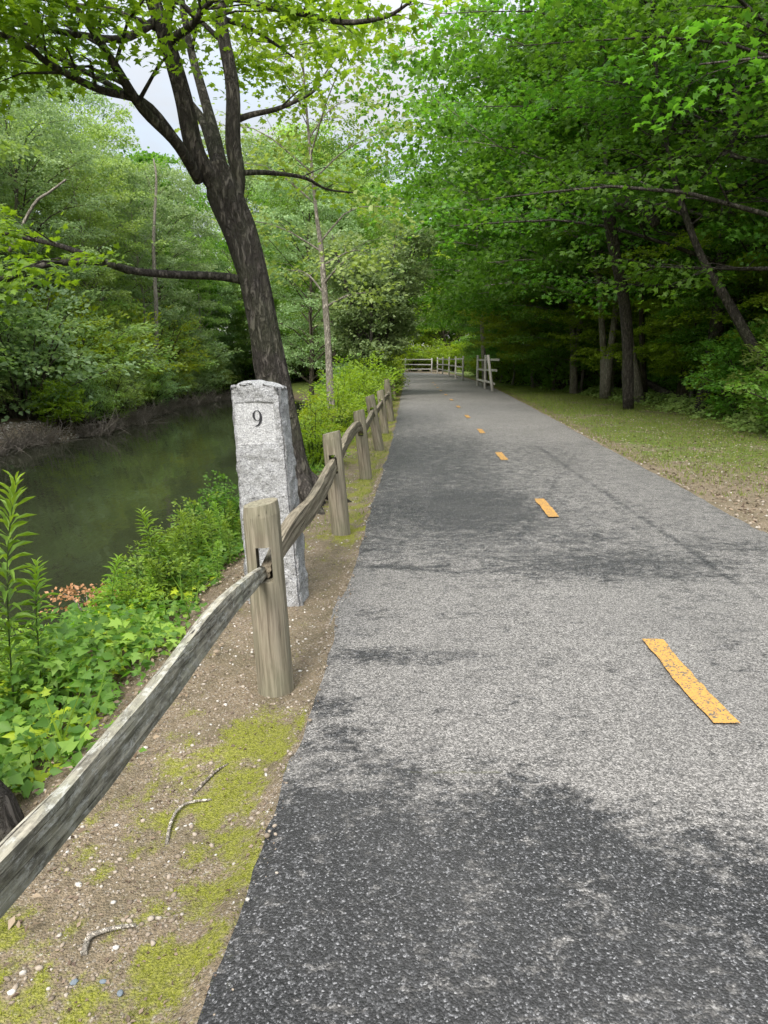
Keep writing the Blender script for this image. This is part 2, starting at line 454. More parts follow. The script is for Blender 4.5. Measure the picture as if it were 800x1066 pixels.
# ---- river
ry = np.arange(-30, 96, 1.0)
Vr = [(XN(y)+.9 if y < 60 else XN(y)+.9, y, WZ) for y in ry] + [(XF(y)-1.3, y, WZ) for y in ry]
n = len(ry)
river = obj('river', mesh_np('river', Vr, [(i, i+1, n+i+1, n+i) for i in range(n-1)], M['water']))
tag(river, kind='structure')

# ------------------------------------------------------------------ leaves and tubes
def T_maple():
    r = [(.42,.06), (.24,.28), (.60,.50), (.22,.56)]
    P = [(0,0)] + r + [(0,1.0)] + [(-x, y) for x, y in r[::-1]] + [(0,.40)]
    V = np.array([(x, y, -.22*abs(x) - .18*y*y + (.0)) for x, y in P])
    c = len(P)-1
    return V, np.array([(c, i, (i+1) % c) for i in range(c)])
def T_leaf(w=.36, bend=.15):
    V = np.array([(0,0,0), (w,.42,.07), (0,1,-bend), (-w,.42,.07)])
    return V, np.array([(0,1,2), (0,2,3)])
def T_lance(w=.11):
    V = np.array([(0,0,0), (w,.35,.06), (w*.7,.7,-.04), (0,1,-.28), (-w*.7,.7,-.04), (-w,.35,.06), (0,.35,.03)])
    return V, np.array([(0,1,6), (6,1,2), (6,2,3), (6,3,4), (6,4,5), (0,6,5)])
def T_blade(w=.05):
    return np.array([(-w,0,0), (w,0,0), (0,1,.15)]), np.array([(0,1,2)])
def norm(a): return a/np.maximum(np.linalg.norm(a, axis=-1, keepdims=True), 1e-9)
class Leaves:
    def __init__(s): s.p = []; s.n = []; s.d = []; s.s = []; s.t = []
    def add(s, p, n, d, sz, t):
        s.p.append(p); s.n.append(n); s.d.append(d); s.s.append(sz); s.t.append(t)
    def mesh(s, name, T, mat):
        p = np.concatenate(s.p); n = norm(np.concatenate(s.n)); d = np.concatenate(s.d)
        sz = np.concatenate(s.s); t = np.concatenate(s.t)
        d = norm(d - n*(d*n).sum(-1, keepdims=True)); sd = np.cross(d, n)
        V, Fc = T
        W = p[:, None] + sz[:, None, None]*(V[None, :, 0:1]*sd[:, None] + V[None, :, 1:2]*d[:, None] + V[None, :, 2:3]*n[:, None])
        k = len(V)
        FF = (Fc[None] + (np.arange(len(p))*k)[:, None, None]).reshape(-1, 3)
        return mesh_np(name, W.reshape(-1, 3), FF, mat, False, {'tint': np.repeat(np.clip(t, 0, 1), k)})
def sprays(L, C, A, rng, n, length, width, size, flat=.35, thick=.10, droop=.2):
    C = np.asarray(C, float); A = norm(np.asarray(A, float)); m = len(C)
    if m == 0: return
    up = np.array([0, 0, 1.0])
    N = norm(up - A*A[:, 2:3]*.999 + rng.normal(0, .22, (m, 3)))
    S = norm(np.cross(A, N))
    sc = rng.uniform(.7, 1.25, (m, 1, 1))
    u = rng.uniform(-.15, 1, (m, n, 1)); v = rng.uniform(-1, 1, (m, n, 1))*np.sqrt(np.clip(1-.7*u*u, 0.05, 1))
    P = C[:, None] + sc*(A[:, None]*u*length + S[:, None]*v*width + N[:, None]*(rng.normal(0, thick, (m, n, 1)) - .22*(u*u+v*v*.6))*length)
    nn = N[:, None] + rng.normal(0, flat, (m, n, 3))
    d = A[:, None]*(.5+u) + S[:, None]*v*1.1 + rng.normal(0, .35, (m, n, 3)) - up*droop
    sz = size*rng.uniform(.6, 1.2, (m, n))
    t = np.clip(rng.normal(.5, .2, (m, n)) + rng.normal(0, .16, (m, 1)), 0, 1)
    L.add(P.reshape(-1, 3), nn.reshape(-1, 3), d.reshape(-1, 3), sz.ravel(), t.ravel())

class Tubes:
    def __init__(s): s.V = []; s.F = []; s.n = 0
    def add(s, pts, rad, sides=8, lump=0.0, cap=True, furrow=0.0):
        pts = np.asarray(pts, float); k = len(pts)
        rad = np.asarray(rad, float) if np.ndim(rad) else np.full(k, rad)
        tan = np.gradient(pts, axis=0); tan = norm(tan)
        ref = np.array([1., 0, 0]) if abs(tan[0][0]) < .9 else np.array([0, 1., 0])
        a = norm(np.cross(tan[0], ref))
        ang = np.linspace(0, 2*math.pi, sides, endpoint=False)
        rings = []
        for i in range(k):
            a = norm(a - tan[i]*np.dot(a, tan[i])); b_ = np.cross(tan[i], a)
            rr = rad[i]
            if lump:
                zz = pts[i][2]
                rr = rad[i]*(1 + lump*(2*vn(ang*1.9+3, zz*2.2+5)-1) + lump*.7*(2*vn(np.cos(ang)*4+9, np.sin(ang)*4 + zz*.7)-1))
                if furrow:
                    fu = vn(np.cos(ang)*7+30, np.sin(ang)*7+30+zz*.9)*.6 + vn(np.cos(ang)*13+50, np.sin(ang)*13+50+zz*2.5)*.4
                    rr = rr - furrow*np.clip(.55-fu, 0, .3)*3
                rings.append(pts[i] + np.cos(ang)[:, None]*a*rr[:, None] + np.sin(ang)[:, None]*b_*rr[:, None])
            else:
                rings.append(pts[i] + rr*(np.cos(ang)[:, None]*a + np.sin(ang)[:, None]*b_))
        s.V.append(np.concatenate(rings))
        for i in range(k-1):
            for j in range(sides):
                j2 = (j+1) % sides
                s.F.append((s.n+i*sides+j, s.n+i*sides+j2, s.n+(i+1)*sides+j2, s.n+(i+1)*sides+j))
        if cap:
            s.F.append(tuple(s.n+(k-1)*sides+j for j in range(sides)))
            s.F.append(tuple(s.n+j for j in range(sides))[::-1])
        s.n += k*sides
    def mesh(s, name, mat, smooth=True):
        return mesh_np(name, np.concatenate(s.V), s.F, mat, smooth)
def spline(P, n):
    P = np.asarray(P, float); k = len(P)
    Q = np.vstack([2*P[0]-P[1], P, 2*P[-1]-P[-2]])
    out = []
    for t in np.linspace(0, k-1, n):
        i = min(int(t), k-2); f = t-i
        p0, p1, p2, p3 = Q[i], Q[i+1], Q[i+2], Q[i+3]
        out.append(.5*((2*p1)+(-p0+p2)*f+(2*p0-5*p1+4*p2-p3)*f*f+(-p0+3*p1-3*p2+p3)*f**3))
    return np.array(out)

def grow(limbs, tb, L, rng, nsub=6, sublen=1.6, nspray=3, nleaf=30, slen=.55, sw=.4, size=.12, start=.25, tw=True, droop=.2, flat=.35):
    """limbs: (points, r0, r1) already drawn; adds branchlets, twigs and leaf sprays"""
    C, A = [], []
    for pts, r0, r1 in limbs:
        pts = np.asarray(pts); k = len(pts)
        Lt = np.linalg.norm(np.diff(pts, axis=0), axis=1).sum()
        for i in range(nsub):
            t = start + (1-start)*(i+rng.uniform(0, 1))/nsub
            f = t*(k-1); i0 = min(int(f), k-2); p = pts[i0]*(1-(f-i0)) + pts[i0+1]*(f-i0)
            tg = norm(pts[i0+1]-pts[i0])
            sd = np.cross(tg, [0, 0, 1.]); sd = norm(sd) if np.linalg.norm(sd) > .05 else np.array([1., 0, 0])
            sg = 1 if (i % 2) else -1
            if abs(tg[2]) > .8:
                an = rng.uniform(0, 6.28); sd = np.array([math.cos(an), math.sin(an), 0])
            d = norm(tg*rng.uniform(.3, .9) + sd*sg*rng.uniform(.5, 1.1) + np.array([0, 0, rng.uniform(-.1, .35)]))
            ln = sublen*(1.15-.45*t)*rng.uniform(.6, 1.25)
            q1 = p + d*ln*.5 + np.array([0, 0, .04*ln]); q2 = p + d*ln + rng.normal(0, .08*ln, 3) - np.array([0, 0, .08*ln])
            rr = max(.006, (r0*(1-t)+r1*t)*.45)
            if tw: tb.add([p, q1, q2], [rr, rr*.65, rr*.3], 4, cap=False)
            for j in range(nspray):
                tt = .25+.75*(j+rng.uniform(.2, 1))/nspray
                c = (p*(1-tt)**2 + 2*q1*tt*(1-tt) + q2*tt*tt) + rng.normal(0, .12*slen, 3)
                sg2 = rng.choice([-1, 1])
                dd_ = norm(q2-p); s2 = norm(np.cross(dd_, [0, 0, 1.0])+1e-6)
                a = norm(dd_ + s2*sg2*rng.uniform(.1, 1.0) + np.array([0, 0, rng.uniform(-.35, .1)]))
                C.append(c); A.append(a)
    sprays(L, C, A, rng, nleaf, slen, sw, size, flat=flat, droop=droop)

def gen_tree(seed, H=13, r=.2, base=2.5, cr=4.5, nl=26, nsub=6, nspray=3, nleaf=26, size=.13, T=None, shape='round', lean=(0, 0), bark='bark_brown', leaf='leaf_mid', up=.35, slen=.6, droop=.2, sublen=None, trunkpts=None, flat=.4, lop=0.0, thick=.10):
    rng = np.random.default_rng(seed)
    tb = Tubes(); L = Leaves()
    zs = np.linspace(0, H*.93, 9)
    if trunkpts is None:
        wob = np.cumsum(rng.normal(0, .10, (9, 2)), 0)*H/14; wob -= wob[0]
        tr = np.stack([wob[:, 0]+lean[0]*zs, wob[:, 1]+lean[1]*zs, zs], 1)
    else: tr = np.asarray(trunkpts, float)
    tr = spline(tr, 18); tr[0][2] -= .25
    H2 = tr[-1][2]
    tt = np.linspace(0, 1, len(tr))
    rad = r*(1-.88*tt**.9); rad[0] *= 1.45; rad[1] *= 1.12
    tb.add(tr, rad, 12, .10)
    limbs = []
    for i in range(nl):
        f = (i+rng.uniform(0, .9))/nl
        z = base + (H2-base)*f
        p = np.array([np.interp(z, tr[:, 2], tr[:, q]) for q in range(2)] + [z])
        az = i*2.399 + rng.uniform(-.5, .5)
        if shape == 'round': pr = math.sqrt(max(.06, 1-(1.7*(f-.38))**2)) if f > .38 else .72+.28*f/.38
        elif shape == 'tall': pr = .55+.45*math.sin(math.pi*min(1, f*1.05))
        else: pr = 1.0-.7*f
        ln = cr*pr*rng.uniform(.72, 1.15)*(1 + lop*max(-.25, math.cos(az-math.pi)))
        upk = (up + .5*f)*(1-.35*lop*max(0, math.cos(az-math.pi)))
        hd = np.array([math.cos(az), math.sin(az), 0])
        e = p + hd*ln + np.array([0, 0, ln*upk*rng.uniform(.5, 1.1)])
        mid = p + hd*ln*.5 + np.array([0, 0, ln*upk*.62]) + rng.normal(0, .05*ln, 3)
        pts = spline([p, mid, e], 6)
        r0 = max(.02, np.interp(z, tr[:, 2], rad)*.42)
        tb.add(pts, np.linspace(r0, r0*.2, 6), 5, cap=False)
        limbs.append((pts, r0, r0*.2))
    sl = sublen or cr*.36
    grow(limbs, tb, L, rng, nsub, sl, nspray, nleaf, slen, slen*.7, size, droop=droop, flat=flat)
    # leader
    grow([(tr[-6:], .04, .01)], tb, L, rng, nsub*2, sl*.8, nspray, nleaf, slen, slen*.7, size, start=0, droop=droop, flat=flat)
    return tb.mesh('trunk', M[bark]), L.mesh('crown', T or T_leaf(), M[leaf])
def tree_from(name, meshes):
    e = empty(name); obj('trunk', meshes[0], e); obj('crown', meshes[1], e); return e
_first = {}
def place(key, name, x, y, rz=None, s=1.0, sz=None, label=None, cat='tree', group=None, leaf=None, bark=None, z=None, tilt=(0, 0)):
    if key not in _first:
        e = empty(name)
        for pn, me in zip(PROTO[key][1], PROTO[key][0]): obj(pn, me, e)
        _first[key] = e
    else:
        e = copy_tree(_first[key]); e.name = name
        for k_ in ('label', 'category', 'group'):
            if k_ in e: del e[k_]
    e.location = (x, y, (float(gh(x, y)) if z is None else z)-.02)
    e.rotation_euler = (tilt[0], tilt[1], rnd.uniform(0, 6.28) if rz is None else rz)
    e.scale = (s, s, sz or s)
    for ch in e.children:
        nm = leaf if ch.name.startswith(('crown', 'foliage')) else bark
        if nm:
            ch.material_slots[0].link = 'OBJECT'; ch.material_slots[0].material = M[nm]
    return tag(e, label, cat, group)

def gen_shrub(seed, H=1.8, r=1.2, nst=22, nleaf=26, size=.09, leaf='leaf_mid', T=None, slen=.35, bark='bark_brown', nspray=2, nsub=5):
    rng = np.random.default_rng(seed); tb = Tubes(); L = Leaves(); limbs = []
    for i in range(nst):
        az = i*2.399+rng.uniform(-.4, .4); f = math.sqrt((i+.5)/nst)
        hd = np.array([math.cos(az), math.sin(az), 0])
        hh = H*math.sqrt(max(.08, 1-(f*.93)**2))*rng.uniform(.75, 1.1)
        e = hd*r*f*rng.uniform(.85, 1.1) + np.array([0, 0, hh])
        m_ = hd*r*f*.55*rng.uniform(.8, 1.2) + np.array([0, 0, hh*.62])
        p0 = hd*.12*r*f - np.array([0, 0, .15])
        pts = spline([p0, m_, e], 6); tb.add(pts, np.linspace(.016, .004, 6)*H, 4, cap=False)
        limbs.append((pts, .012*H, .004))
    grow(limbs, tb, L, rng, nsub, .42*r, nspray, nleaf, slen, slen*.7, size, start=.12, tw=True)
    return tb.mesh('stems', M[bark]), L.mesh('foliage', T or T_leaf(), M[leaf])

TR = ['trunk', 'crown']; SH = ['stems', 'foliage']
PROTO = {
 'maple_hi': (gen_tree(1, 13.5, .22, 3.0, 5.0, 46, 11, 3, 19, .145, T_maple(), 'round', bark='bark_dark', leaf='leaf_mid', up=.22, slen=.75, droop=.35, flat=.45, lop=.78, sublen=1.8), TR),
 'maple_lo': (gen_tree(2, 14.5, .145, 2.9, 4.8, 46, 11, 3, 24, .19, T_leaf(.44), 'round', bark='bark_brown', leaf='leaf_mid', up=.25, slen=.75, flat=.6, lop=.78, sublen=1.8), TR),
 'broad':    (gen_tree(3, 15, .27, 1.8, 5.0, 40, 10, 3, 24, .22, T_leaf(.42), 'round', bark='bark_brown', leaf='leaf_deep', up=.4, slen=.8, flat=.7), TR),
 'tall':     (gen_tree(4, 16, .17, 4.0, 2.9, 28, 8, 3, 22, .17, T_leaf(.36), 'tall', bark='bark_pale', leaf='leaf_mid', up=.5, slen=.6, flat=.7), TR),
 'fine':     (gen_tree(5, 15, .20, 1.8, 4.2, 42, 10, 3, 28, .15, T_leaf(.32), 'tall', bark='bark_brown', leaf='leaf_grey', up=.5, slen=.65, droop=.5, flat=.7), TR),
 'shrub':    (gen_shrub(6), SH),
 'shrub_fine': (gen_shrub(7, 1.9, 1.3, 26, 30, .07, 'leaf_grey', T_leaf(.25), .38), SH),
 'shrub_near': (gen_shrub(8, 1.1, .62, 18, 16, .062, 'leaf_lime', T_leaf(.34), .22, 'stem'), SH),
}

# ------------------------------------------------------------------ the leaning maple behind the milestone
def px_poly(L_): return np.array([D(*p) for p in L_])
def hero_maple():
    rng = np.random.default_rng(21)
    t = empty('maple_tree', (0, 0, 0))
    tb = Tubes(); L = Leaves()
    trunk = spline(px_poly([(309,535,7.6),(302,478,7.6),(291,420,7.6),(279,365,7.6),(266,300,7.6),(252,245,7.6),(236,205,7.6),(226,170,7.6)]), 110)
    trunk[0][2] = gh(trunk[0][0], trunk[0][1])-.2
    tt = np.linspace(0, 1, 110)
    rad = np.interp(tt, [0, .06, .14, .3, .7, .88, 1], [.33, .25, .185, .168, .156, .178, .10])
    tb.add(trunk, rad, 72, .11, furrow=.022)
    for az in (.2, 1.5, 2.7, 4.0, 5.3):                       # root flare
        b0 = trunk[13]; e = np.array([trunk[0][0]+math.cos(az)*.62, trunk[0][1]+math.sin(az)*.62, 0]); e[2] = gh(e[0], e[1])-.04
        m_ = trunk[0]+np.array([math.cos(az)*.30, math.sin(az)*.30, .33])
        tb.add(spline([b0, m_, e], 7), np.linspace(.13, .03, 7), 9, .1)
    mains = [  # (pixel polyline with distance, r0, r1)
      ([(246,225,7.6),(246,190,7.6),(245,150,7.65),(240,90,7.7),(234,20,7.8),(228,-60,7.9),(232,-160,8.1),(245,-300,8.3)], .086, .04),
      ([(236,232,7.6),(226,200,7.58),(204,158,7.5),(188,100,7.4),(172,40,7.3),(150,-30,7.2),(120,-130,7.1),(90,-260,7.0)], .108, .045),
      ([(232,190,7.6),(222,145,7.9),(208,90,8.2),(197,40,8.4),(185,-40,8.7),(170,-160,9)], .07, .02),
      ([(230,188,7.7),(215,130,8.0),(198,108,8.1)], .06, .035),
      ([(208,188,7.5),(185,150,7.2),(150,115,6.9),(118,70,6.6),(90,25,6.4),(62,-20,6.2),(20,-90,6.0)], .058, .018),
      ([(190,155,7.3),(150,108,7.0),(100,88,6.6),(60,68,6.3),(20,45,6.0),(-60,10,5.7)], .045, .015),
      ([(150,108,7.0),(105,82,7.0),(60,58,7.1),(0,30,7.2),(-60,10,7.3)], .03, .01),
      ([(240,128,7.7),(262,117,7.8),(292,112,7.9),(318,100,8.0),(333,90,8.1)], .035, .01),
      ([(250,180,7.6),(280,179,7.9),(315,184,8.3),(340,195,8.6),(365,200,8.9)], .030, .008),
      ([(262,294,7.6),(240,291,7.55),(215,288,7.4),(180,286,7.1),(140,283,6.9),(105,272,6.6),(60,275,6.4),(25,284,6.2),(-10,294,6.0),(-80,300,5.7)], .046, .018),
      ([(135,282,6.9),(100,270,7.0),(60,256,7.1),(20,245,7.2),(-30,232,7.3)], .035, .012),
      ([(180,40,7.3),(200,22,7.0),(222,5,6.8),(260,-20,6.6)], .04, .012),
      ([(232,-10,7.8),(262,2,7.4),(310,12,7.0),(360,22,6.7),(405,20,6.4),(430,5,6.2)], .04, .01),
      ([(165,20,7.3),(130,40,7.0),(85,38,6.6),(30,28,6.2),(-40,20,5.9)], .04, .012),
      ([(228,-60,7.9),(270,-50,7.8),(320,-30,8.0),(360,-20,8.2)], .05, .012),
      ([(150,-30,7.2),(90,-60,6.6),(30,-70,6.0),(-50,-60,5.4)], .055, .015),
      ([(234,20,7.8),(262,30,8.2),(290,48,8.6),(310,62,9.0)], .028, .008),
      ([(120,-130,7.1),(40,-160,6.4),(-60,-170,5.9)], .05, .015),
      ([(232,-160,8.1),(290,-170,8.2),(360,-180,8.4)], .05, .015),
    ]
    limbs = []
    for pl, r0, r1 in mains:
        P_ = px_poly(pl); P_ = P_ + rng.normal(0, .02, P_.shape)*(np.arange(len(P_)) > 0)[:, None]
        n_ = max(8, len(P_)*(12 if r0 > .1 else 4)); S_ = spline(P_, n_)
        rr_ = np.linspace(r0, r1, n_)
        if r0 > .08: rr_[:8] *= np.linspace(.25, 1, 8)
        tb.add(S_, rr_, 40 if r0 > .1 else 10, .07 if r0 > .06 else 0, cap=True, furrow=.012 if r0 > .1 else 0)
        limbs.append((S_, r0, r1))
    wood = tb
    lf = [limbs[i] for i in (4, 5, 6, 11, 13, 15, 16, 17)]
    grow([limbs[12]], wood, L, rng, 9, .34, 2, 15, .28, .2, .075, start=.3, droop=.3, flat=.32)
    grow(lf, wood, L, rng, 11, .9, 3, 24, .42, .32, .082, start=.35, droop=.3, flat=.32)
    grow([limbs[0], limbs[1], limbs[2]], wood, L, rng, 14, 1.1, 3, 24, .45, .32, .082, start=.5, droop=.3, flat=.32)
    grow([limbs[7], limbs[8]], wood, L, rng, 5, .5, 2, 16, .32, .24, .075, start=.3, droop=.3, flat=.32)
    grow([limbs[9], limbs[10]], wood, L, rng, 9, .6, 3, 18, .36, .26, .082, start=.5, droop=.3, flat=.3)
    obj('trunk', wood.mesh('trunk', M['bark_dark']), t)
    obj('crown', L.mesh('crown', T_maple(), M['leaf_maple']), t)
    return t
t = hero_maple()
tag(t, 'large dark maple leaning over the river behind the granite milestone, its trunk forking', 'tree')

# ------------------------------------------------------------------ milestone
def milestone():
    e = empty('milestone')
    H, W, Dp = 1.38, .345, .20
    nx, ny, nz = 40, 20, 150
    bm = bmesh.new(); vm = {}
    def pos(i, j, k):
        u, v, w = i/nx-.5, j/ny-.5, k/nz
        wd = W*(1 - .10*(1-w)*0 - .12*w**3*0)
        x = u*(W*(1.04-.14*w)); y = v*Dp*(1.15-.25*w); z = -.14 + w*(H+.14)
        z += (.022*math.cos(u*3.0) - .03*u) * (w**6)
        return x, y, z
    rough = []
    V = []
    def vert(i, j, k):
        if (i, j, k) in vm: return vm[(i, j, k)]
        x, y, z = pos(i, j, k)
        u, v, w = i/nx-.5, j/ny-.5, k/nz
        panel = (j == 0) and abs(u+.03) < .40 and .765 < w < .925
        nX = 0; 
        amp = .013
        f1 = float(fbm(x*17+v*7+5, z*15+v*3, 6))-.5; f2 = float(fbm(z*16+3, x*8+y*17+7, 6))-.5
        ex = max(abs(u)*2, .0)**6; ey = max(abs(v)*2, 0)**6
        px_, py_, pz_ = x, y, z
        if panel:
            py_ += .0025; r_ = .45
        else:
            r_ = 1.0
            py_ += (f1*3.0*amp)*(1 if v < 0 else -1)*(abs(v) == .5) - .0
            px_ += (f2*2.6*amp)*(abs(u) == .5)*(1 if u > 0 else -1)
            # chamfered, broken arrises
            if abs(u) == .5 and abs(v) == .5:
                px_ -= math.copysign(.016+.02*abs(f1), u); py_ -= math.copysign(.016+.02*abs(f2), v)
            if k == nz: pz_ += f1*.03 - .02*(abs(u)*2)**4 - .02*(abs(v)*2)**4
        bv = bm.verts.new((px_, py_, pz_)); vm[(i, j, k)] = bv; rough.append(r_); return bv
    for k in range(nz):
        for i in range(nx):
            bm.faces.new((vert(i,0,k), vert(i+1,0,k), vert(i+1,0,k+1), vert(i,0,k+1)))
            bm.faces.new((vert(i+1,ny,k), vert(i,ny,k), vert(i,ny,k+1), vert(i+1,ny,k+1)))
        for j in range(ny):
            bm.faces.new((vert(0,j+1,k), vert(0,j,k), vert(0,j,k+1), vert(0,j+1,k+1)))
            bm.faces.new((vert(nx,j,k), vert(nx,j+1,k), vert(nx,j+1,k+1), vert(nx,j,k+1)))
    for i in range(nx):
        for j in range(ny):
            bm.faces.new((vert(i,j,nz), vert(i+1,j,nz), vert(i+1,j+1,nz), vert(i,j+1,nz)))
    me = bpy.data.meshes.new('stone'); bm.to_mesh(me); bm.free()
    a = me.attributes.new('rough', 'FLOAT', 'POINT'); a.data.foreach_set('value', np.array(rough, np.float32))
    me.materials.append(M['granite'])
    me.polygons.foreach_set('use_smooth', np.ones(len(me.polygons), bool))
    o = obj('stone', me, e)
    # numeral 9: ring bowl with swelling stroke and a hooked tail
    V, Fc = [], []
    n_ = 40; cx, cz, A_, B_ = 0, .0, .026, .029
    for i in range(n_):
        th = 2*math.pi*i/n_; st = .0048+.0075*abs(math.cos(th))**1.4
        V.append((cx+(A_)*math.cos(th), cz+B_*math.sin(th))); V.append((cx+(A_-st)*math.cos(th), cz+(B_-st*.62)*math.sin(th)))
    for i in range(n_):
        j = (i+1) % n_; Fc.append((2*i, 2*i+1, 2*j+1, 2*j))
    C = spline([(A_-.005, .004, 0), (A_-.006, -.022, 0), (.006, -.048, 0), (-.016, -.058, 0)], 16)
    tn = norm(np.gradient(C, axis=0)); b0 = len(V)
    for i in range(16):
        w_ = np.interp(i/15, [0, .35, .8, 1], [.0055, .0068, .0035, .0015])
        nx_ = np.array([-tn[i][1], tn[i][0]])
        V.append(tuple(C[i][:2]+nx_*w_)); V.append(tuple(C[i][:2]-nx_*w_))
        if i: Fc.append((b0+2*i-2, b0+2*i-1, b0+2*i+1, b0+2*i))
    S_ = 1.12
    P3 = [(x*S_, 0, z*S_) for x, z in V]
    m9 = mesh_np('numeral', P3, Fc, M['numeral'])
    # lift tail 0.6 mm so it never shares the ring's plane
    for i in range(b0, len(V)): m9.vertices[i].co.y -= .0006
    o9 = obj('numeral', m9, e)
    o9.location = (.004, -Dp*.5*.937-.0035+.0025, 1.195)
    o9.rotation_euler = (R(-1.3), 0, 0)
    c = G(293, 622)
    e.location = (c[0]-.03, c[1]+.10, -.03)
    e.rotation_euler = (0, R(-3.6), R(-9))
    return tag(e, 'upright rough granite milestone carved with a black numeral 9', 'milestone')
milestone()

# ------------------------------------------------------------------ split-rail fence by the river
def post_mesh(name, mat, r=.083, H=1.05, slot=(.60-.0, .035, .155), seed=0):
    bm = bmesh.new(); ns = 36; nz = 26; rings = []
    for k in range(nz+1):
        z = -.2 + (H+.2)*k/nz; ring = []
        for i in range(ns):
            a = 2*math.pi*i/ns
            rr = r*(1.04-.05*k/nz)*(1+.03*(float(vn(i*.5+seed, z*1.5+seed))-.5)*2 - .05*max(0, math.cos(3*a+seed))**12)
            if k == nz: rr *= .93
            ring.append(bm.verts.new((rr*math.cos(a), rr*math.sin(a), z + (.012*math.cos(a) if k >= nz-1 else 0) - (.014 if k == nz-1 else 0))))
        rings.append(ring)
    for k in range(nz):
        for i in range(ns):
            j = (i+1) % ns; bm.faces.new((rings[k][i], rings[k][j], rings[k+1][j], rings[k+1][i]))
    bm.faces.new(rings[0][::-1]); bm.faces.new(rings[-1])
    me = bpy.data.meshes.new(name); bm.to_mesh(me); bm.free(); me.materials.append(mat)
    tmp = bpy.data.objects.new('tmp', me); col.objects.link(tmp)
    cb = bmesh.new(); bmesh.ops.create_cube(cb, size=1.0)
    bmesh.ops.scale(cb, vec=(slot[1]*2, 1.0, slot[2]), verts=cb.verts); bmesh.ops.translate(cb, vec=(0, 0, slot[0]), verts=cb.verts)
    cm = bpy.data.meshes.new('cut'); cb.to_mesh(cm); cb.free(); cut = bpy.data.objects.new('cut', cm); col.objects.link(cut)
    md = tmp.modifiers.new('b', 'BOOLEAN'); md.operation = 'DIFFERENCE'; md.object = cut; md.solver = 'EXACT'
    dg = bpy.context.evaluated_depsgraph_get(); res = bpy.data.meshes.new_from_object(tmp.evaluated_get(dg))
    bpy.data.objects.remove(tmp); bpy.data.objects.remove(cut)
    res.name = name; res.materials.clear(); res.materials.append(mat)
    return res
def rail_mesh(name, pts, h, w, mat, seed=0, twist=0.0, n=90):
    """hewn rail: rectangular section swept along pts, ends tapered; local z of the mesh kept along its length for grain"""
    P_ = spline(pts, n); o0 = P_[0].copy(); dv = P_[-1]-P_[0]; Ln = np.linalg.norm(dv)
    q = Vector(dv).to_track_quat('Z', 'Y'); qi = q.to_matrix().transposed()
    V, Fc = [], []
    sec = [(-.5,-.48),(-.56,-.15),(-.5,.2),(-.46,.47),(-.1,.53),(.44,.5),(.54,.22),(.40,-.02),(.52,-.20),(.46,-.46),(0,-.53)]
    m_ = len(sec)
    for i in range(n):
        t = i/(n-1); tg = norm(P_[min(i+1, n-1)]-P_[max(i-1, 0)])
        side = norm(np.cross(tg, [0, 0, 1.])); upv = np.cross(side, tg)
        a = twist*(t-.5) ; s_, c_ = math.sin(a), math.cos(a)
        hh = np.interp(t, [0, .10, .3, .75, .93, 1], h); ww = w*np.interp(t, [0, .12, .88, 1], [.8, 1, 1, .8])
        for j, (u, v) in enumerate(sec):
            k = 1+.10*(float(vn(t*14+seed, j*1.7+seed))-.5)*2
            x = u*ww*k; y = v*hh*(1+.07*(float(vn(t*9+seed*3, j*.9))-.5)*2)
            x2, y2 = x*c_-y*s_, x*s_+y*c_
            V.append(np.array(qi @ Vector(P_[i] + side*x2 + upv*y2 - o0)))
        if i:
            b0 = (i-1)*m_
            for j in range(m_):
                j2 = (j+1) % m_; Fc.append((b0+j, b0+j2, b0+m_+j2, b0+m_+j))
    Fc.append(tuple(range(m_))[::-1]); Fc.append(tuple((n-1)*m_+j for j in range(m_)))
    me = mesh_np(name, V, Fc, mat, False)
    return me, o0, q
def add_rail(parent, pts, h, w, mat, seed=0, twist=0.0, label=None):
    me, o0, q = rail_mesh('rail', pts, h, w, mat, seed, twist)
    o = obj('rail', me, parent); o.location = o0 - np.array(parent.location); o.rotation_mode = 'QUATERNION'; o.rotation_quaternion = q
    if label: o['label'] = label
    return o
p1 = G(287, 708)
F1 = empty('rail_fence', (p1[0], p1[1], 0))
tag(F1, 'long weathered single-rail wooden fence of round posts between the path and river', 'fence')
pb = [(-.90, .02), (p1[0], p1[1])] + [tuple(G(*p)[:2]) for p in [(355,551),(381,494),(395,466),(401,449),(407.5,437)]]
for k in range(1, 13):
    y = pb[6][1] + 3.05*k; pb.append((float(LE(y))-.33+.05*math.sin(k*2.1), y))
tops = {1: (272,522), 2: (345,450), 3: (373.5,427), 4: (385,411), 5: (396,406), 6: (403,399)}
pmesh = [post_mesh('post', M['post'], .084, .90, (.62, .034, .17), 1), post_mesh('post', M['post'], .080, .93, (.66, .034, .17), 5)]
P3d = []
for i, (x, y) in enumerate(pb):
    o = obj('post', pmesh[i % 2 if i != 1 else 0], F1)
    H_ = .90 if (i % 2 == 0 or i == 1) else .93
    if i == 1: o.data = pmesh[0]
    ly = 0
    if i in tops:
        tp = D(*tops[i], y); lx_ = (tp[0]-x)/max(.3, tp[2]); Hh = tp[2]
    else: lx_ = rnd.uniform(-.14, -.02); Hh = rnd.uniform(.85, .95)
    sc = Hh/(.90 if o.data is pmesh[0] else .93)
    yaw = math.atan2(pb[min(i+1, len(pb)-1)][0]-pb[max(i-1, 0)][0], pb[min(i+1, len(pb)-1)][1]-pb[max(i-1, 0)][1])
    if i == 1: yaw = -.10
    o.location = (x-p1[0], y-p1[1], 0); o.rotation_euler = (R(rnd.uniform(-2, 2)), math.atan(lx_), -yaw); o.scale = (1, 1, sc)
    zc = (.62 if o.data is pmesh[0] else .66)*sc
    P3d.append(np.array([x+lx_*zc, y, zc-.015]))
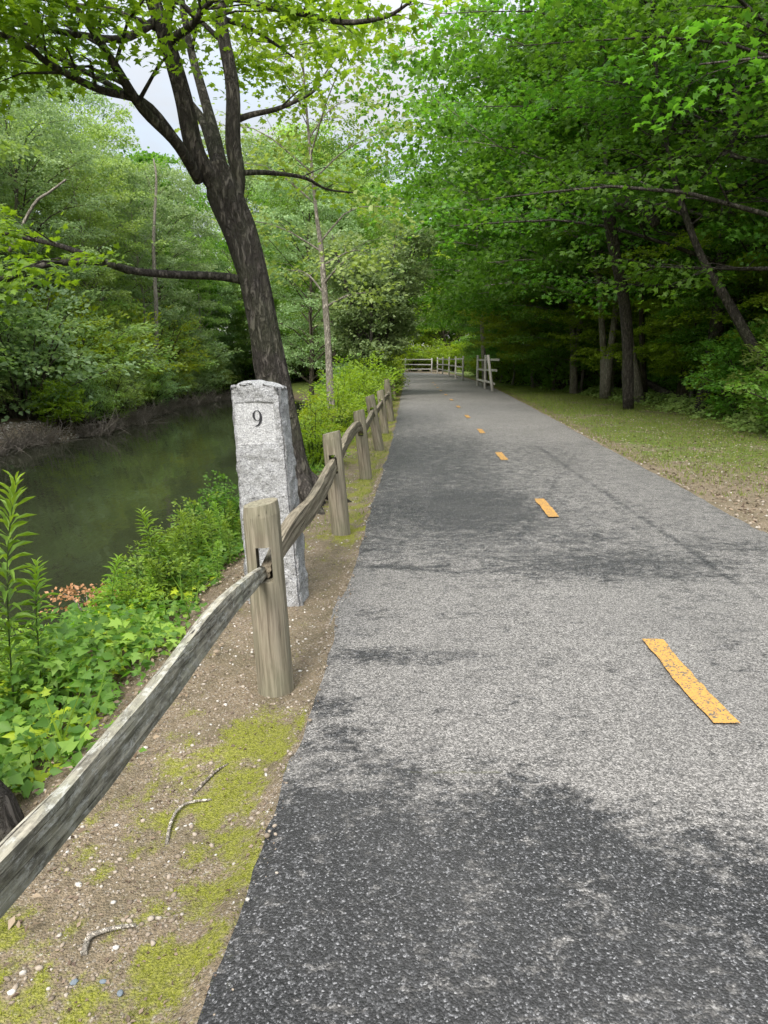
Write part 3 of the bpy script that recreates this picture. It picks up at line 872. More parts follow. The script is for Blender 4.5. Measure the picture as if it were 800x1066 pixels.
# rail reaching towards the camera, old and blotched with lichen
def on_plane(px, py):
    d = ray(px, py); sl = .11; x0 = p1[0]-sl*p1[1]
    y = x0/(d[0]/d[1]-sl); return np.array([x0+sl*y, y, CAMH + d[2]/d[1]*y])
rp = [on_plane(*p) for p in [(0,918),(90,818),(170,718),(232,636)]]
rp[-1] = rp[-1]*1.0
first = np.array([-.90, -.02, .53])
add_rail(F1, [first] + rp + [P3d[1]+np.array([-.006, -.02, -.035])], [.12, .125, .12, .11, .075, .05], .038, M['rail_old'], 3, .25, 'near rail blotched with pale and black lichen')
r2 = [P3d[1]+np.array([0.004, -.05, -.03])] + [on_plane(*p) for p in []]
def on_seg(px, py, a, b_):
    d = ray(px, py); ax, ay = a[0], a[1]; sl = (b_[0]-ax)/(b_[1]-ay)
    y = (ax-sl*ay)/(d[0]/d[1]-sl); return np.array([ax+sl*(y-ay), y, CAMH + d[2]/d[1]*y])
A1, A2, A3 = P3d[1], P3d[2], P3d[3]
add_rail(F1, [A1+np.array([.004,-.05,-.03]), on_seg(300,555,A1,A2), on_seg(326,525,A1,A2), on_seg(341,497,A1,A2), A2+np.array([0,.04,.02])], [.06,.10,.15,.15,.10,.08], .06, M['rail'], 7, .3, 'bowed rail rising to the second post')
add_rail(F1, [A2+np.array([.0,-.05,-.02]), on_seg(362,456,A2,A3), on_seg(372,444,A2,A3), A3+np.array([0,.05,0])], [.07,.11,.13,.12,.10,.08], .06, M['rail'], 9, .2)
for i in range(3, len(P3d)-1):
    a, b_ = P3d[i], P3d[i+1]
    m_ = (a+b_)/2 + np.array([rnd.uniform(-.04, .04), 0, rnd.uniform(-.10, .05)])
    add_rail(F1, [a-(b_-a)*.02, m_, b_+(b_-a)*.02], [.07,.11,.13,.12,.10,.07], .06, M['rail'], i*3, rnd.uniform(-.3, .3))

# ------------------------------------------------------------------ three-rail fences at the far end
def simple_post(H, r=.07):
    tb = Tubes(); tb.add([(0,0,-.2),(0,0,H*.5),(0,0,H)], [r, r*.97, r*.92], 10, .05); return tb.mesh('post', M['rail_far'])
SP = simple_post(1.0, .075)
def three_rail(name, pts, H, label, leans=None, zr=(.28, .58, .88), group=None):
    e = empty(name, (pts[0][0], pts[0][1], 0)); hs = []
    for i, (x, y) in enumerate(pts):
        o = obj('post', SP, e); o.location = (x-pts[0][0], y-pts[0][1], 0); ln = (leans or {}).get(i, rnd.uniform(-.02, .02))
        o.rotation_euler = (0, math.atan(ln), rnd.uniform(0, 6)); o.scale = (1, 1, H); hs.append(ln)
    for i in range(len(pts)-1):
        for q in zr:
            z = q*H; a = np.array([pts[i][0]+hs[i]*z, pts[i][1], z+rnd.uniform(-.03, .03)]); b_ = np.array([pts[i+1][0]+hs[i+1]*z, pts[i+1][1], z+rnd.uniform(-.03, .03)])
            add_rail(e, [a-(b_-a)*.03, (a+b_)/2, b_+(b_-a)*.03], [.10]*6, .06, M['rail_far'], i+q, 0)
    return tag(e, label, 'fence', group)
g1 = G(497, 402); g2 = G(505, 404.5); g3 = G(513, 407.5)
three_rail('rail_fence', [tuple(g1[:2]), tuple(g2[:2]), tuple(g3[:2])], 1.72, 'short three-rail fence panel with a leaning end post at the right edge of the path', {2: .16, 0: 0.0}, zr=(.22, .55, .86))
rf = [tuple(G(482, 396)[:2]), tuple(G(474.5, 393.6)[:2]), tuple(G(467.5, 391.4)[:2]), tuple(G(461, 389.6)[:2]), tuple(G(455.5, 388.2)[:2])]
three_rail('rail_fence', rf, 1.72, 'far three-rail wooden fence running along the right side of the path', zr=(.25, .56, .88))
xr_ = [(rf[-1][0]-3.0*i-.6, rf[-1][1]+1.2*math.sin(i*.4)+.8) for i in range(6)]
three_rail('rail_fence', xr_, 1.65, 'pale rail fence crossing behind the far end of the path', zr=(.25, .56, .9))

# ------------------------------------------------------------------ trees: explicit ones
def explicit_tree(name, trunk_px, r, label, leaf='leaf_mid', bark='bark_brown', base=3.5, cr=2.6, seed=50, H=12, nl=18, T=None, size=.15, nleaf=20, slen=.55, nsub=6):
    """trunk_px: (px,py,distance) points from base upwards"""
    P_ = px_poly(trunk_px); b = P_[0].copy(); b[2] = float(gh(b[0], b[1])); P_[0] = b
    d = norm(P_[-1]-P_[-2]); top = P_[-1].copy(); pts = [p for p in P_]
    while pts[-1][2]-b[2] < H*.93:
        d = norm(d*.8+np.array([0, 0, .35])); pts.append(pts[-1]+d*1.6)
    pts = np.array(pts)-b
    e = empty(name, b)
    wm, cm = gen_tree(seed, H, r, base, cr, nl, nsub, 3, nleaf, size, T or T_leaf(.38), 'tall', bark=bark, leaf=leaf, up=.4, slen=slen, trunkpts=pts)
    obj('trunk', wm, e); obj('crown', cm, e)
    return tag(e, label, 'tree')
explicit_tree('tree', [(347,452,15.5),(344,400,15.5),(340,330,15.5),(335,262,15.5),(330,225,15.5)], .10, 'slender young tree with a thin pale trunk on the river bank beyond the milestone', 'leaf_pale', 'bark_pale', 2.6, 2.0, 51, 6.9, 17, size=.12, nleaf=13, nsub=5)
explicit_tree('tree', [(722,420,25),(723,360,25),(722,300,25),(718,240,25)], .45, 'thick grey-brown trunk standing behind the ivy at the right edge of the woods', 'leaf_deep', 'bark_brown', 4.0, 5, 52, 14, 26, size=.16, slen=.7)
explicit_tree('tree', [(667,417,26),(657,360,26),(648,300,26),(640,262,26)], .15, 'slim pale trunk leaning left beside its upright twin at the wood edge', 'leaf_mid', 'bark_pale', 4.6, 2.6, 53, 13)
explicit_tree('tree', [(671,417,26.6),(669,370,26.6),(668,320,26.6),(667,260,26.6)], .12, 'slim upright trunk touching the pale leaning trunk at the wood edge', 'leaf_mid', 'bark_brown', 5.0, 2.4, 54, 13)
explicit_tree('tree', [(630,415,29),(628,360,29),(624,300,29),(618,262,29)], .15, 'straight pale thin trunk among the shrubs between path and woods', 'leaf_mid', 'bark_pale', 5.0, 2.6, 55, 14)
explicit_tree('tree', [(598,412,33),(596,340,33),(592,280,33),(585,230,33)], .15, 'pale narrow trunk rising from dense shrubs on the far side of the verge', 'leaf_deep', 'bark_pale', 6.0, 2.6, 56, 14)
explicit_tree('tree', [(506,402,42),(503,360,42),(501,320,42),(499,296,42)], .14, 'thin bent pale trunk rising behind the short fence panel', 'leaf_deep', 'bark_pale', 6.5, 2.5, 57, 14)
explicit_tree('tree', [(830,440,17),(800,388,17.2),(775,345,17.4),(750,300,17.6),(728,262,17.8)], .16, 'dark trunk leaning far left out of the ivy at the right picture edge', 'leaf_deep', 'bark_dark', 4.5, 3.0, 58, 10, 20, T_maple(), .13, 16)

def bent_limb():
    e = empty('tree', (0, 0, 0)); P_ = px_poly([(655,417,22.5),(652,330,22),(640,260,21),(634,222,20.5),(636,212,20.4),(652,213,20.2),(672,218,20),(684,234,19.8)])
    P_[0][2] = float(gh(P_[0][0], P_[0][1])) - .1
    e.location = P_[0]; tb = Tubes(); S_ = spline(P_-P_[0], 36); tb.add(S_, np.interp(np.linspace(0, 1, 36), [0, .5, .62, .9, 1], [.17, .15, .20, .17, .12]), 12, .12)
    obj('trunk', tb.mesh('trunk', M['bark_dark']), e)
    return tag(e, 'dead dark trunk broken over into a hooked limb, deep among the right-hand leaves', 'tree')
bent_limb()
def log():
    e = empty('fallen_log', G(668, 415)); a = D(664, 392, 27); b_ = D(722, 420, 25.6)
    tb = Tubes(); S_ = spline([a, (a+b_)/2+np.array([0, 0, -.08]), b_], 14)-np.array(e.location); tb.add(S_, np.linspace(.10, .19, 14), 10, .12)
    obj('trunk', tb.mesh('trunk', M['bark_dark']), e); 
    return tag(e, 'dark fallen log slanting down to the foot of the thick trunk', 'log')
log()

# edge trunk at lower left
def edge_tree():
    b = np.array([-1.38, 2.16, 0]); b[2] = float(gh(b[0], b[1]))
    e = empty('tree', b)
    pts = [(0, 0, 0), (-.20, 0, .5), (-.55, -.05, 1.5), (-1.3, -.3, 4), (-2.1, -.8, 7)]
    wm, cm = gen_tree(77, 8, .13, 5.2, 2.2, 12, 4, 2, 14, .11, T_leaf(.38), 'tall', bark='bark_dark', leaf='leaf_lime', trunkpts=pts, slen=.4)
    obj('trunk', wm, e); obj('crown', cm, e)
    tag(e, 'brown tree trunk cut off at the picture edge below the near fence rail', 'tree')
edge_tree()

# multi-stem tree beyond the fence
def multi():
    b = np.array([XA(386, 30), 30.0, 0]); b[2] = float(gh(b[0], b[1])); e = empty('tree', b)
    tb = Tubes(); L = Leaves(); rng = np.random.default_rng(5); limbs = []
    for i in range(9):
        az = i*.8; sp_ = rng.uniform(.05, .26)
        pts = spline([(math.cos(az)*.15, math.sin(az)*.15, -.2), (math.cos(az)*(.2+sp_), math.sin(az)*(.2+sp_), 1.8), (math.cos(az)*(.5+sp_*3), math.sin(az)*(.5+sp_*3), 4.0), (math.cos(az)*(.8+sp_*5), math.sin(az)*(.8+sp_*5), rng.uniform(5.2, 6.6))], 10)
        r0 = rng.uniform(.07, .11); tb.add(pts, np.linspace(r0, .03, 10), 7, .08); limbs.append((pts, r0, .03))
    grow(limbs, tb, L, rng, 20, 1.35, 4, 36, .6, .42, .15, start=.28, flat=.6)
    obj('trunk', tb.mesh('trunk', M['bark_dark']), e); obj('crown', L.mesh('crown', T_leaf(.34), M['leaf_grey']), e)
    tag(e, 'dark many-stemmed tree with grey-green leaves beside the distant riverside fence', 'tree')
multi()

# ------------------------------------------------------------------ woods on the right of the path
GR = 'trees in the woods on the right of the path'
R_trees = [ # x, y, proto, scale, leaf, label
 (8.7, 33.0, 'maple_lo', 1.0, 'leaf_mid', None), (9.0, 42.0, 'maple_lo', 1.1, 'leaf_mid', None),
 (11.5, 9.0, 'maple_hi', 1.0, 'leaf_mid', 'maple whose low leafy boughs hang in from the right picture edge'),
 (8.9, 15.0, 'maple_hi', 1.0, 'leaf_mid', 'maple spreading layered bright leaves over the right verge'),
 (9.4, 21.0, 'maple_hi', 1.05, 'leaf_mid', 'broad maple whose upper boughs reach out over the middle of the path'),
 (8.9, 29.0, 'maple_lo', 1.12, 'leaf_mid', 'tall spreading maple arching over the path past the grass verge'),
 (9.1, 37.0, 'maple_lo', 1.15, 'leaf_mid', None),
 (9.3, 47.0, 'maple_lo', 1.1, 'leaf_mid', None),
 (9.0, 57.0, 'maple_lo', 1.05, 'leaf_mid', None), (9.0, 68.0, 'maple_lo', 1.15, 'leaf_mid', None),
 (16.5, 13, 'maple_lo', 1.0, 'leaf_mid', None), (15.5, 19.5, 'broad', 1.0, 'leaf_shrub', None),
 (14.5, 34, 'maple_lo', 1.1, 'leaf_shrub', None), (16, 47, 'broad', 1.1, 'leaf_shrub', None),
 (17, 64, 'broad', 1.1, 'leaf_deep', None),
 (21, 27, 'broad', 1.0, 'leaf_lime', None), (22, 45, 'broad', 1.1, 'leaf_pale', None),
 (12.2, 24.5, 'tall', .8, 'leaf_mid', None), (12.5, 33, 'tall', .85, 'leaf_shrub', None), (8.7, 42, 'tall', .8, 'leaf_deep', None), (8.8, 52, 'tall', .85, 'leaf_deep', None),
]
for x, y, k, s, lf, lab in R_trees:
    place(k, 'maple_tree' if 'maple' in k else 'tree', x, y, rz=rnd.uniform(-.45, .35) if x < 12.1 else None, s=s, bark='bark_pale' if k == 'maple_lo' else None, label=lab or 'leafy green tree standing deep in the woods right of the path', group=None if lab else GR, leaf=lf)
for i in range(24):
    y = 16 + i*2.1; x = float(RE(y)) + 6.2 + rnd.uniform(0, 2.8)
    place('tall', 'tree', x, y, s=rnd.uniform(.33, .5), sz=rnd.uniform(.4, .52), label='young thin tree under the taller trees right of the path', group='young trees under the right-hand woods', leaf=rnd.choice(['leaf_shrub', 'leaf_lime', 'leaf_shrub']), bark='bark_brown')  # light leaf colours offset the shade beneath the taller trees
for x, y, s_ in [(11.6, 21.5, .42), (11.4, 24.2, .36), (11.8, 27.6, .44), (10.9, 30.6, .42), (10.2, 33.4, .46), (9.7, 36.5, .44), (9.4, 40.0, .48), (9.0, 44.5, .46), (9.0, 49, .5), (13.2, 23, .5), (13.4, 29.5, .55), (12.6, 36, .5), (12.2, 18.4, .42)]:
    place('maple_lo', 'maple_tree', x-1.1, y, rz=None, s=s_*1.1, sz=s_*.9, label='low young maple leafy almost to the ground under the taller trees on the right', group='young maples under the right-hand woods', leaf=rnd.choice(['leaf_shrub', 'leaf_lime', 'leaf_mid']))
# understorey shrubs along the edge of the right-hand woods
GS = 'shrubs along the edge of the right-hand woods'
sh = []
for i in range(46):
    y = 12.5 + i*1.25 + rnd.uniform(-.5, .5)
    off = np.interp(y, [12, 17, 22, 31, 36, 50, 80], [4.4, 4.6, 5.9, 5.9, 3.4, 2.2, 1.9])
    if y > 30 or True:
        x = float(RE(y)) + off + rnd.uniform(0, .8)
        sh.append((x, y, rnd.uniform(.75, 1.3)*(1.0 if y < 32 else 1.45)))
for i in range(26):
    y = 14 + i*2.2; x = float(RE(y)) + 8 + rnd.uniform(-.6, 1.5); sh.append((x, y, rnd.uniform(1.5, 2.4)))
for x, y, s in sh:
    if 23.0 < y < 27 and x < 11.0: s *= .6
    place('shrub', 'shrub', x, y, s=s, label='green leafy shrub at the foot of the right-hand woods', cat='shrub', group=GS, leaf=rnd.choice(['leaf_shrub', 'leaf_shrub', 'leaf_pale', 'leaf_lime']))  # paler leaf colours stand in for light missing under the canopy

# ------------------------------------------------------------------ trees on the far bank
GL = 'trees on the far bank of the river'
L_trees = [(-17.5, 9, 'broad', .95, 'leaf_lime'), (-17.5, 17, 'broad', .95, 'leaf_pale'), (-18, 26, 'broad', .92, 'leaf_pale'), (-17.5, 36, 'fine', 1.0, 'leaf_grey'),
 (-18.5, 46, 'fine', 1.05, 'leaf_pale'), (-17, 56, 'fine', 1.05, 'leaf_grey'), (-24, 13, 'broad', .95, 'leaf_lime'), (-24, 23, 'maple_lo', 1.1, 'leaf_pale'), (-24, 33, 'fine', 1.1, 'leaf_pale'),
 (-25, 44, 'broad', 1.0, 'leaf_pale'), (-25, 56, 'fine', 1.4, 'leaf_grey'), (-21, 66, 'broad', 1.35, 'leaf_mid'), (-31, 30, 'broad', 1.15, 'leaf_mid'), (-33, 50, 'broad', 1.3, 'leaf_pale'), (-30, 40, 'fine', 1.35, 'leaf_grey'),
 (-15, 78, 'fine', 1.6, 'leaf_grey'), (-9, 88, 'broad', 1.75, 'leaf_pale'), (-26, 76, 'broad', 1.5, 'leaf_pale'), (-38, 66, 'broad', 1.4, 'leaf_pale'), (-12, 70.5, 'maple_lo', .75, 'leaf_pale'), (-17, 69, 'maple_lo', .9, 'leaf_grey'), (-22, 72, 'maple_lo', 1.0, 'leaf_pale'), (-29, 62, 'broad', 1.2, 'leaf_mid')]
for x, y, k, s, lf in L_trees:
    place(k, 'tree', x, y, s=s, label='leafy tree in the dense woods across the river', group=GL, leaf=lf)
for i, (x, y) in enumerate([(-16.2, 41), (-15.6, 48), (-19, 40.5), (-20, 52), (-15.8, 62), (-17.2, 31)]):
    place('tall', 'tree', x, y, s=.85, label='pale-trunked slender tree among the woods across the river', group='slender pale trees on the far bank', leaf='leaf_grey' if i % 2 else 'leaf_pale')
for i in range(14):
    place('shrub', 'shrub', -26+i*1.7, 71.5+rnd.uniform(-.5, 2.5)+.2*abs(i-7), s=rnd.uniform(1.6, 2.6), label='leafy bush closing the river view at its bend', cat='shrub', group='bushes at the bend of the river', leaf=rnd.choice(['leaf_pale', 'leaf_mid']))
GSL = 'bushes along the far bank of the river'
for i in range(76):
    y = 9 + i*.85 + rnd.uniform(-.4, .4)
    row = i % 2
    x = float(XF(y)) - (.55 if not row else 2.6) - rnd.uniform(0, .8) - (2.1 if 18.5 < y < 28.5 else 0)
    s = rnd.uniform(.85, 1.3)*(1.1 if not row else 2.3)
    lf = rnd.choice(['leaf_pale', 'leaf_grey', 'leaf_pale', 'leaf_lime'])
    place('shrub_fine' if rnd.random() < .5 else 'shrub', 'shrub', x, y, s=s, label='rounded pale green bush leaning over the water on the far bank', cat='shrub', group=GSL, leaf=lf)
# dead brush and pale logs at the waterline
def gen_brush(seed):
    rng = np.random.default_rng(seed); tb = Tubes()
    for i in range(90):
        az = rng.uniform(0, 6.28); r_ = rng.uniform(.1, 1); d = np.array([math.cos(az)*r_, math.sin(az)*r_, rng.uniform(.1, .8)])
        p = rng.normal(0, .25, 3)*[1, 1, 0]; tb.add([p, p+d*.5+rng.normal(0, .08, 3), p+d+[0, 0, -.3*r_]], [.014, .010, .004], 3, cap=False)
    return tb.mesh('twigs', M['twig_dry'])
PROTO['brush'] = ((gen_brush(1),), ['twigs'])
for i in range(24):
    y = 16 + i*1.9 + rnd.uniform(-.8, .8)
    place('brush', 'brush_pile', float(XF(y))-.15, y, s=rnd.uniform(.9, 1.8), label='tangle of bare brown twigs at the waterline of the far bank', cat='brush', group='bare twig tangles along the far waterline', z=WZ+.05)
def stick(name, pts, r0, r1, label, cat='log', mat='bark_pale', sides=8, lump=.12, group=None):
    P_ = np.asarray(pts, float); e_ = P_[0].copy(); tb = Tubes(); n_ = max(8, 4*len(P_)); tb.add(spline(P_-e_, n_), np.linspace(r0, r1, n_), sides, lump)
    o = obj(name, tb.mesh(name, M[mat])); o.location = e_; return tag(o, label, cat, group)
stick('dead_tree', [D(162, 420, 46), D(163, 330, 46), D(160, 255, 46), D(163, 190, 46), D(160, 165, 46)], .17, .04, 'bare pale dead trunk standing upright in the woods across the river', 'tree')
stick('dead_tree', [D(10, 262, 20), D(35, 214, 20), D(52, 200, 20), D(69, 187, 20)], .05, .025, 'pale bare limb slanting up through the leaves across the river', 'tree')

# ------------------------------------------------------------------ far end and near-bank trees
for i, (x, y, k, s, lf) in enumerate([(-6, 110, 'broad', 1.4, 'leaf_lime'), (2, 113, 'broad', 1.4, 'leaf_pale'), (9, 108, 'broad', 1.2, 'leaf_lime'), (-13, 92, 'broad', 1.1, 'leaf_pale'), (15, 92, 'broad', 1.2, 'leaf_mid'), (-2, 120, 'broad', 1.5, 'leaf_pale'), (12, 120, 'broad', 1.5, 'leaf_pale')]):
    place(k, 'tree', x, y, s=s, label='bright leafy tree closing the view beyond the end of the path', group='trees beyond the end of the path', leaf=lf)
for i, (x, y, k, s, lf, lab) in enumerate([(-4.2, 42, 'fine', .9, 'leaf_grey', 'grey-green tree on the near bank beyond the many-stemmed tree'), (-3.8, 54, 'fine', 1.15, 'leaf_mid', 'mid-green tree on the near bank far along the fence'),
    (-5.5, 66, 'maple_lo', 1.15, 'leaf_mid', 'rounded tree on the near bank near the river bend'), (-4.0, 78, 'broad', 1.3, 'leaf_pale', 'pale tree left of the far end of the riverside fence')]):
    place(k, 'tree', x, y, s=s, label=lab, leaf=lf)
for i in range(16):
    x = -8+i*1.7; place('shrub', 'shrub', x, 95+rnd.uniform(-1, 1.5), s=rnd.uniform(1.5, 2.3), label='light green shrub behind the rail fence at the end of the path', cat='shrub', group='shrubs beyond the end of the path', leaf='leaf_lime')
GN = 'lime green bushes beside the riverside fence'
for x, y, s in [(-1.05,10.6,.8), (-1.25,12.9,.95), (-1.0,14.6,1.05), (-1.0,16.5,1.1), (-.8,18.8,1.15), (-.7,21.6,1.3), (-.6,24,1.4), (-1.4,24.5,1.7), (-.4,27,1.5), (-1.3,29,1.6), (-.2,31,1.6),(-.1,35,1.7),(.0,40,1.8),(.2,46,1.9),(.3,53,2.0)]:
    place('shrub_near', 'shrub', x, y, s=s, label='lime green leafy bush crowding the riverside fence', cat='shrub', group=GN, leaf='leaf_lime' if rnd.random() < .7 else 'leaf_weed')

# ------------------------------------------------------------------ weeds on the near bank
def gen_weed(seed, H=1.0, n=70, ll=.11, lean=.12):
    rng = np.random.default_rng(seed); tb = Tubes(); L = Leaves()
    az0 = rng.uniform(0, 6.28); bx, by = lean*math.cos(az0), lean*math.sin(az0)
    pts = spline([(0,0,-.05), (bx*.2, by*.2, H*.4), (bx*.6, by*.6, H*.75), (bx*1.3, by*1.3, H)], 14)
    tb.add(pts, np.linspace(.006, .002, 14), 5)
    t = np.linspace(.12, 1, n); az = np.arange(n)*2.399
    P_ = np.stack([np.interp(t, np.linspace(0, 1, 14), pts[:, q]) for q in range(3)], 1)
    up_ = np.interp(t, [0, .7, 1], [.25, .5, 1.6])
    d = np.stack([np.cos(az), np.sin(az), up_], 1); nn = np.stack([-np.cos(az)*up_, -np.sin(az)*up_, np.ones(n)], 1) + rng.normal(0, .12, (n, 3))
    L.add(P_, nn, d, ll*np.interp(t, [0, .3, .8, 1], [.7, 1.15, .95, .45])*rng.uniform(.8, 1.15, n), np.interp(t, [0, .7, 1], [.3, .5, 1]) + rng.normal(0, .1, n))
    return tb.mesh('stem', M['stem']), L.mesh('foliage', T_lance(), M['leaf_weed'])
PROTO['weed'] = (gen_weed(3, 1.0, 90, .15), ['stem', 'foliage'])
PROTO['weed_b'] = (gen_weed(9, .85, 130, .12, .2), ['stem', 'foliage'])
GW = 'tall narrow-leaved weeds on the near bank'
hero = [(22, 690, 2.9, 1.0, 'tallest narrow-leaved weed rising over the water at the left edge'), (48, 700, 3.0, .72, 'narrow-leaved weed beside the tallest one at the left edge'), (-8, 690, 2.8, .85, None),
        (118, 650, 4.2, .62, 'small yellow-tipped weed standing behind the dried brown leaves')]
def wplace(px, y, s, lab, top_py=None):
    x = XA(px, y, -.6)
    z = float(gh(x, y))
    if top_py:
        tp = D(px, top_py, y); s = max(.2, (tp[2]-z)/1.0)
    place('weed' if rnd.random() < .6 or lab else 'weed_b', 'weed', x, y, s=s*(.66 if s > 1.1 else .9), sz=s, label=lab or 'leafy narrow-leaved weed among others on the near river bank', cat='weed', group=None if lab else GW)
wplace(22, 3.3, 1, hero[0][4], 498); wplace(52, 3.35, 1, hero[1][4], 590); wplace(-4, 3.1, 1, None, 565); wplace(8, 3.5, 1, None, 640)
wplace(120, 4.4, 1, hero[3][4], 578)
for px, y, tp in [(168,5.0,528),(180,5.3,535),(190,5.1,548),(203,5.4,532),(214,5.6,540),(226,5.3,528),(237,5.7,522),(246,5.4,540),(252,5.9,530),(176,4.8,565),(205,4.9,570),(230,4.9,560),(140,4.6,620),(30,3.7,670),(160,4.7,590),(250,6.4,520)]:
    wplace(px + rnd.uniform(-4, 4), y, 1, None, tp)
# undergrowth carpet of lobed leaves
def undergrowth():
    rng = np.random.default_rng(8); L = Leaves()
    n = 13000
    y = rng.uniform(1.2, 34, n)**1.0; y = 1.2+ (y-1.2)*rng.uniform(0, 1, n)**.8
    edge = XB(y)+.02 - .30*(fbm(y*1.6, y*0+2, 3)-.3); xn = XN(y)
    u = rng.uniform(0, 1, n)**.75
    x = edge + (xn+.05-edge)*u
    z = gh(x, y); hgt = (.05+(.42-.2*sst(5, 9, y))*fbm(x*1.4+4, y*1.4+9, 3)*sst(0, .6, edge-x))
    keep = fbm(x*1.9+30, y*1.9, 3) > .35 + .12*sst(.5, 0, edge-x)
    x, y, z, hgt = x[keep], y[keep], z[keep], hgt[keep]
    for k in range(2):
        m_ = len(x); ox = rng.normal(0, .05, m_); oy = rng.normal(0, .05, m_)
        P_ = np.stack([x+ox, y+oy, z + hgt*rng.uniform(.35, 1.1, m_)], 1)
        nn = np.stack([rng.normal(.15, .35, m_), rng.normal(-.15, .35, m_), np.ones(m_)], 1)
        d = rng.normal(0, 1, (m_, 3)); t = np.clip(fbm(x*2.2, y*2.2+7, 3)*2.4-.75 + rng.normal(0, .15, m_), 0, 1)
        L.add(P_, nn, d, rng.uniform(.03, .10, m_)*rng.uniform(.7, 1, m_), t)
    L2 = Leaves()
    for k in range(3):
        m_ = len(x); P_ = np.stack([x+rng.normal(0, .07, m_), y+rng.normal(0, .07, m_), z + hgt*rng.uniform(.2, 1.25, m_)], 1)
        nn = np.stack([rng.normal(.1, .5, m_), rng.normal(-.2, .5, m_), np.ones(m_)], 1)
        L2.add(P_, nn, rng.normal(0, 1, (m_, 3)), rng.uniform(.03, .085, m_), rng.uniform(0, 1, m_))
    o = obj('undergrowth', L2.mesh('undergrowth', T_leaf(.33), M['leaf_mid'])); tag(o, 'darker small-leaved plants mixed into the near bank carpet', 'undergrowth', kind='stuff')
    o = obj('undergrowth', L.mesh('undergrowth', T_maple(), M['leaf_weed'])); tag(o, 'low carpet of lobed green leaves covering the near river bank', 'undergrowth', kind='stuff')
    # brighter young leaves
    L = Leaves(); C = []
    for px, py in [(20,805),(45,790),(70,745),(60,700),(95,700),(110,690),(125,660),(150,665),(160,650),(30,760),(75,770),(15,720),(215,590),(235,600),(140,640),(100,650),(185,615),(165,672),(50,800)]:
        c = G(px, py, -.12); C.append(c)
    for c in C:
        m_ = 12; P_ = c + rng.normal(0, [.09, .09, .03], (m_, 3)); L.add(P_, np.stack([rng.normal(.1, .3, m_), rng.normal(-.2, .3, m_), np.ones(m_)], 1), rng.normal(0, 1, (m_, 3)), rng.uniform(.04, .085, m_), rng.uniform(0, 1, m_))
    o = obj('vine_leaves', L.mesh('vine_leaves', T_maple(), M['leaf_yellow'])); tag(o, 'bright yellow-green young leaves scattered over the bank plants', 'foliage', kind='stuff')
undergrowth()
def bank_litter():
    rng = np.random.default_rng(28); L = Leaves(); n = 5000; y = rng.uniform(1.2, 9, n); x = XB(y)-rng.uniform(-.25, 1.6, n)
    L.add(np.stack([x, y, gh(x, y)+rng.uniform(.005, .05, n)], 1), np.stack([rng.normal(0, .5, n), rng.normal(0, .5, n), np.ones(n)], 1), rng.normal(0, 1, (n, 3)), rng.uniform(.012, .038, n), rng.uniform(0, 1, n))
    tag(obj('leaf_litter', L.mesh('leaf_litter', T_leaf(.28), M['litter'])), 'dead brown leaves between the plants of the near bank', 'leaf litter', kind='stuff')
    n = 2600; y = rng.uniform(1.5, 12, n); x = XB(y)-rng.uniform(.1, 2.2, n); k = fbm(x*3, y*3, 3) > .5; x, y = x[k], y[k]
    blades('grass', x, y, rng.uniform(.12, .42, len(x)), .025, M['leaf_weed'], 'long thin grass blades among the bank plants', 'grass', rng, .45)
for px, py, s_ in [(40,735,.42),(135,665,.40),(165,640,.5),(205,600,.55),(235,575,.6),(20,700,.5)]:
    c = G(px, py, -.35); place('shrub_near', 'bramble', c[0], c[1], s=s_, label='low leafy bramble clump in the near bank plants', cat='shrub', group='bramble clumps on the near bank', leaf=rnd.choice(['leaf_weed', 'leaf_mid', 'leaf_lime']))
def ground_ivy():
    rng = np.random.default_rng(18); L = Leaves(); n = 15000
    y = rng.uniform(9, 40, n); dd_ = rng.uniform(0, 1, n); st = np.interp(y, [9, 16, 24, 34, 40], [4.0, 3.9, 3.9, 3.2, 2.4])
    x = RE(y) + st + .1 + .7*(fbm(y*1.1, y*0+6, 3)-.5)*2 + dd_*3.2
    z = gh(x, y) + rng.uniform(.02, .38, n)*sst(0, .25, dd_)**.5
    L.add(np.stack([x, y, z], 1), np.stack([rng.normal(-.25, .35, n), rng.normal(-.25, .35, n), np.ones(n)], 1), rng.normal(0, 1, (n, 3)), rng.uniform(.07, .13, n), rng.uniform(0, 1, n))
    o = obj('ivy', L.mesh('ivy', T_leaf(.45), M['leaf_pale'])); tag(o, 'ivy-like ground cover along the foot of the right-hand woods', 'ground cover', kind='stuff')  # pale leaf colour brightens the shaded wood edge
ground_ivy()
def dry_fern():
    rng = np.random.default_rng(4); e = empty('dried_branch', G(92, 640, -.30)); L = Leaves(); tb = Tubes()
    c = np.array(e.location); C, A = [], []
    for px, py in [(66,618),(78,612),(90,616),(100,612),(112,618),(84,622),(104,624),(120,622),(110,630),(72,622)]:
        p = D(px, py, c[1]+rng.uniform(-.15, .15)); C.append(p-c); A.append(np.array([rng.uniform(-1, 1), rng.uniform(-.5, .2), .05])); tb.add([(0, 0, -.05), (p-c)*.6+[0, 0, .03], p-c], [.006, .004, .002], 4)
    sprays(L, C, A, rng, 44, .18, .13, .036, flat=.8, droop=.1)
    obj('twigs', tb.mesh('twigs', M['twig_dry']), e); obj('foliage', L.mesh('foliage', T_leaf(.3), M['leaf_dry']), e)
    tag(e, 'broken branch of dried orange-brown leaves lying over the bank plants', 'branch')
dry_fern()

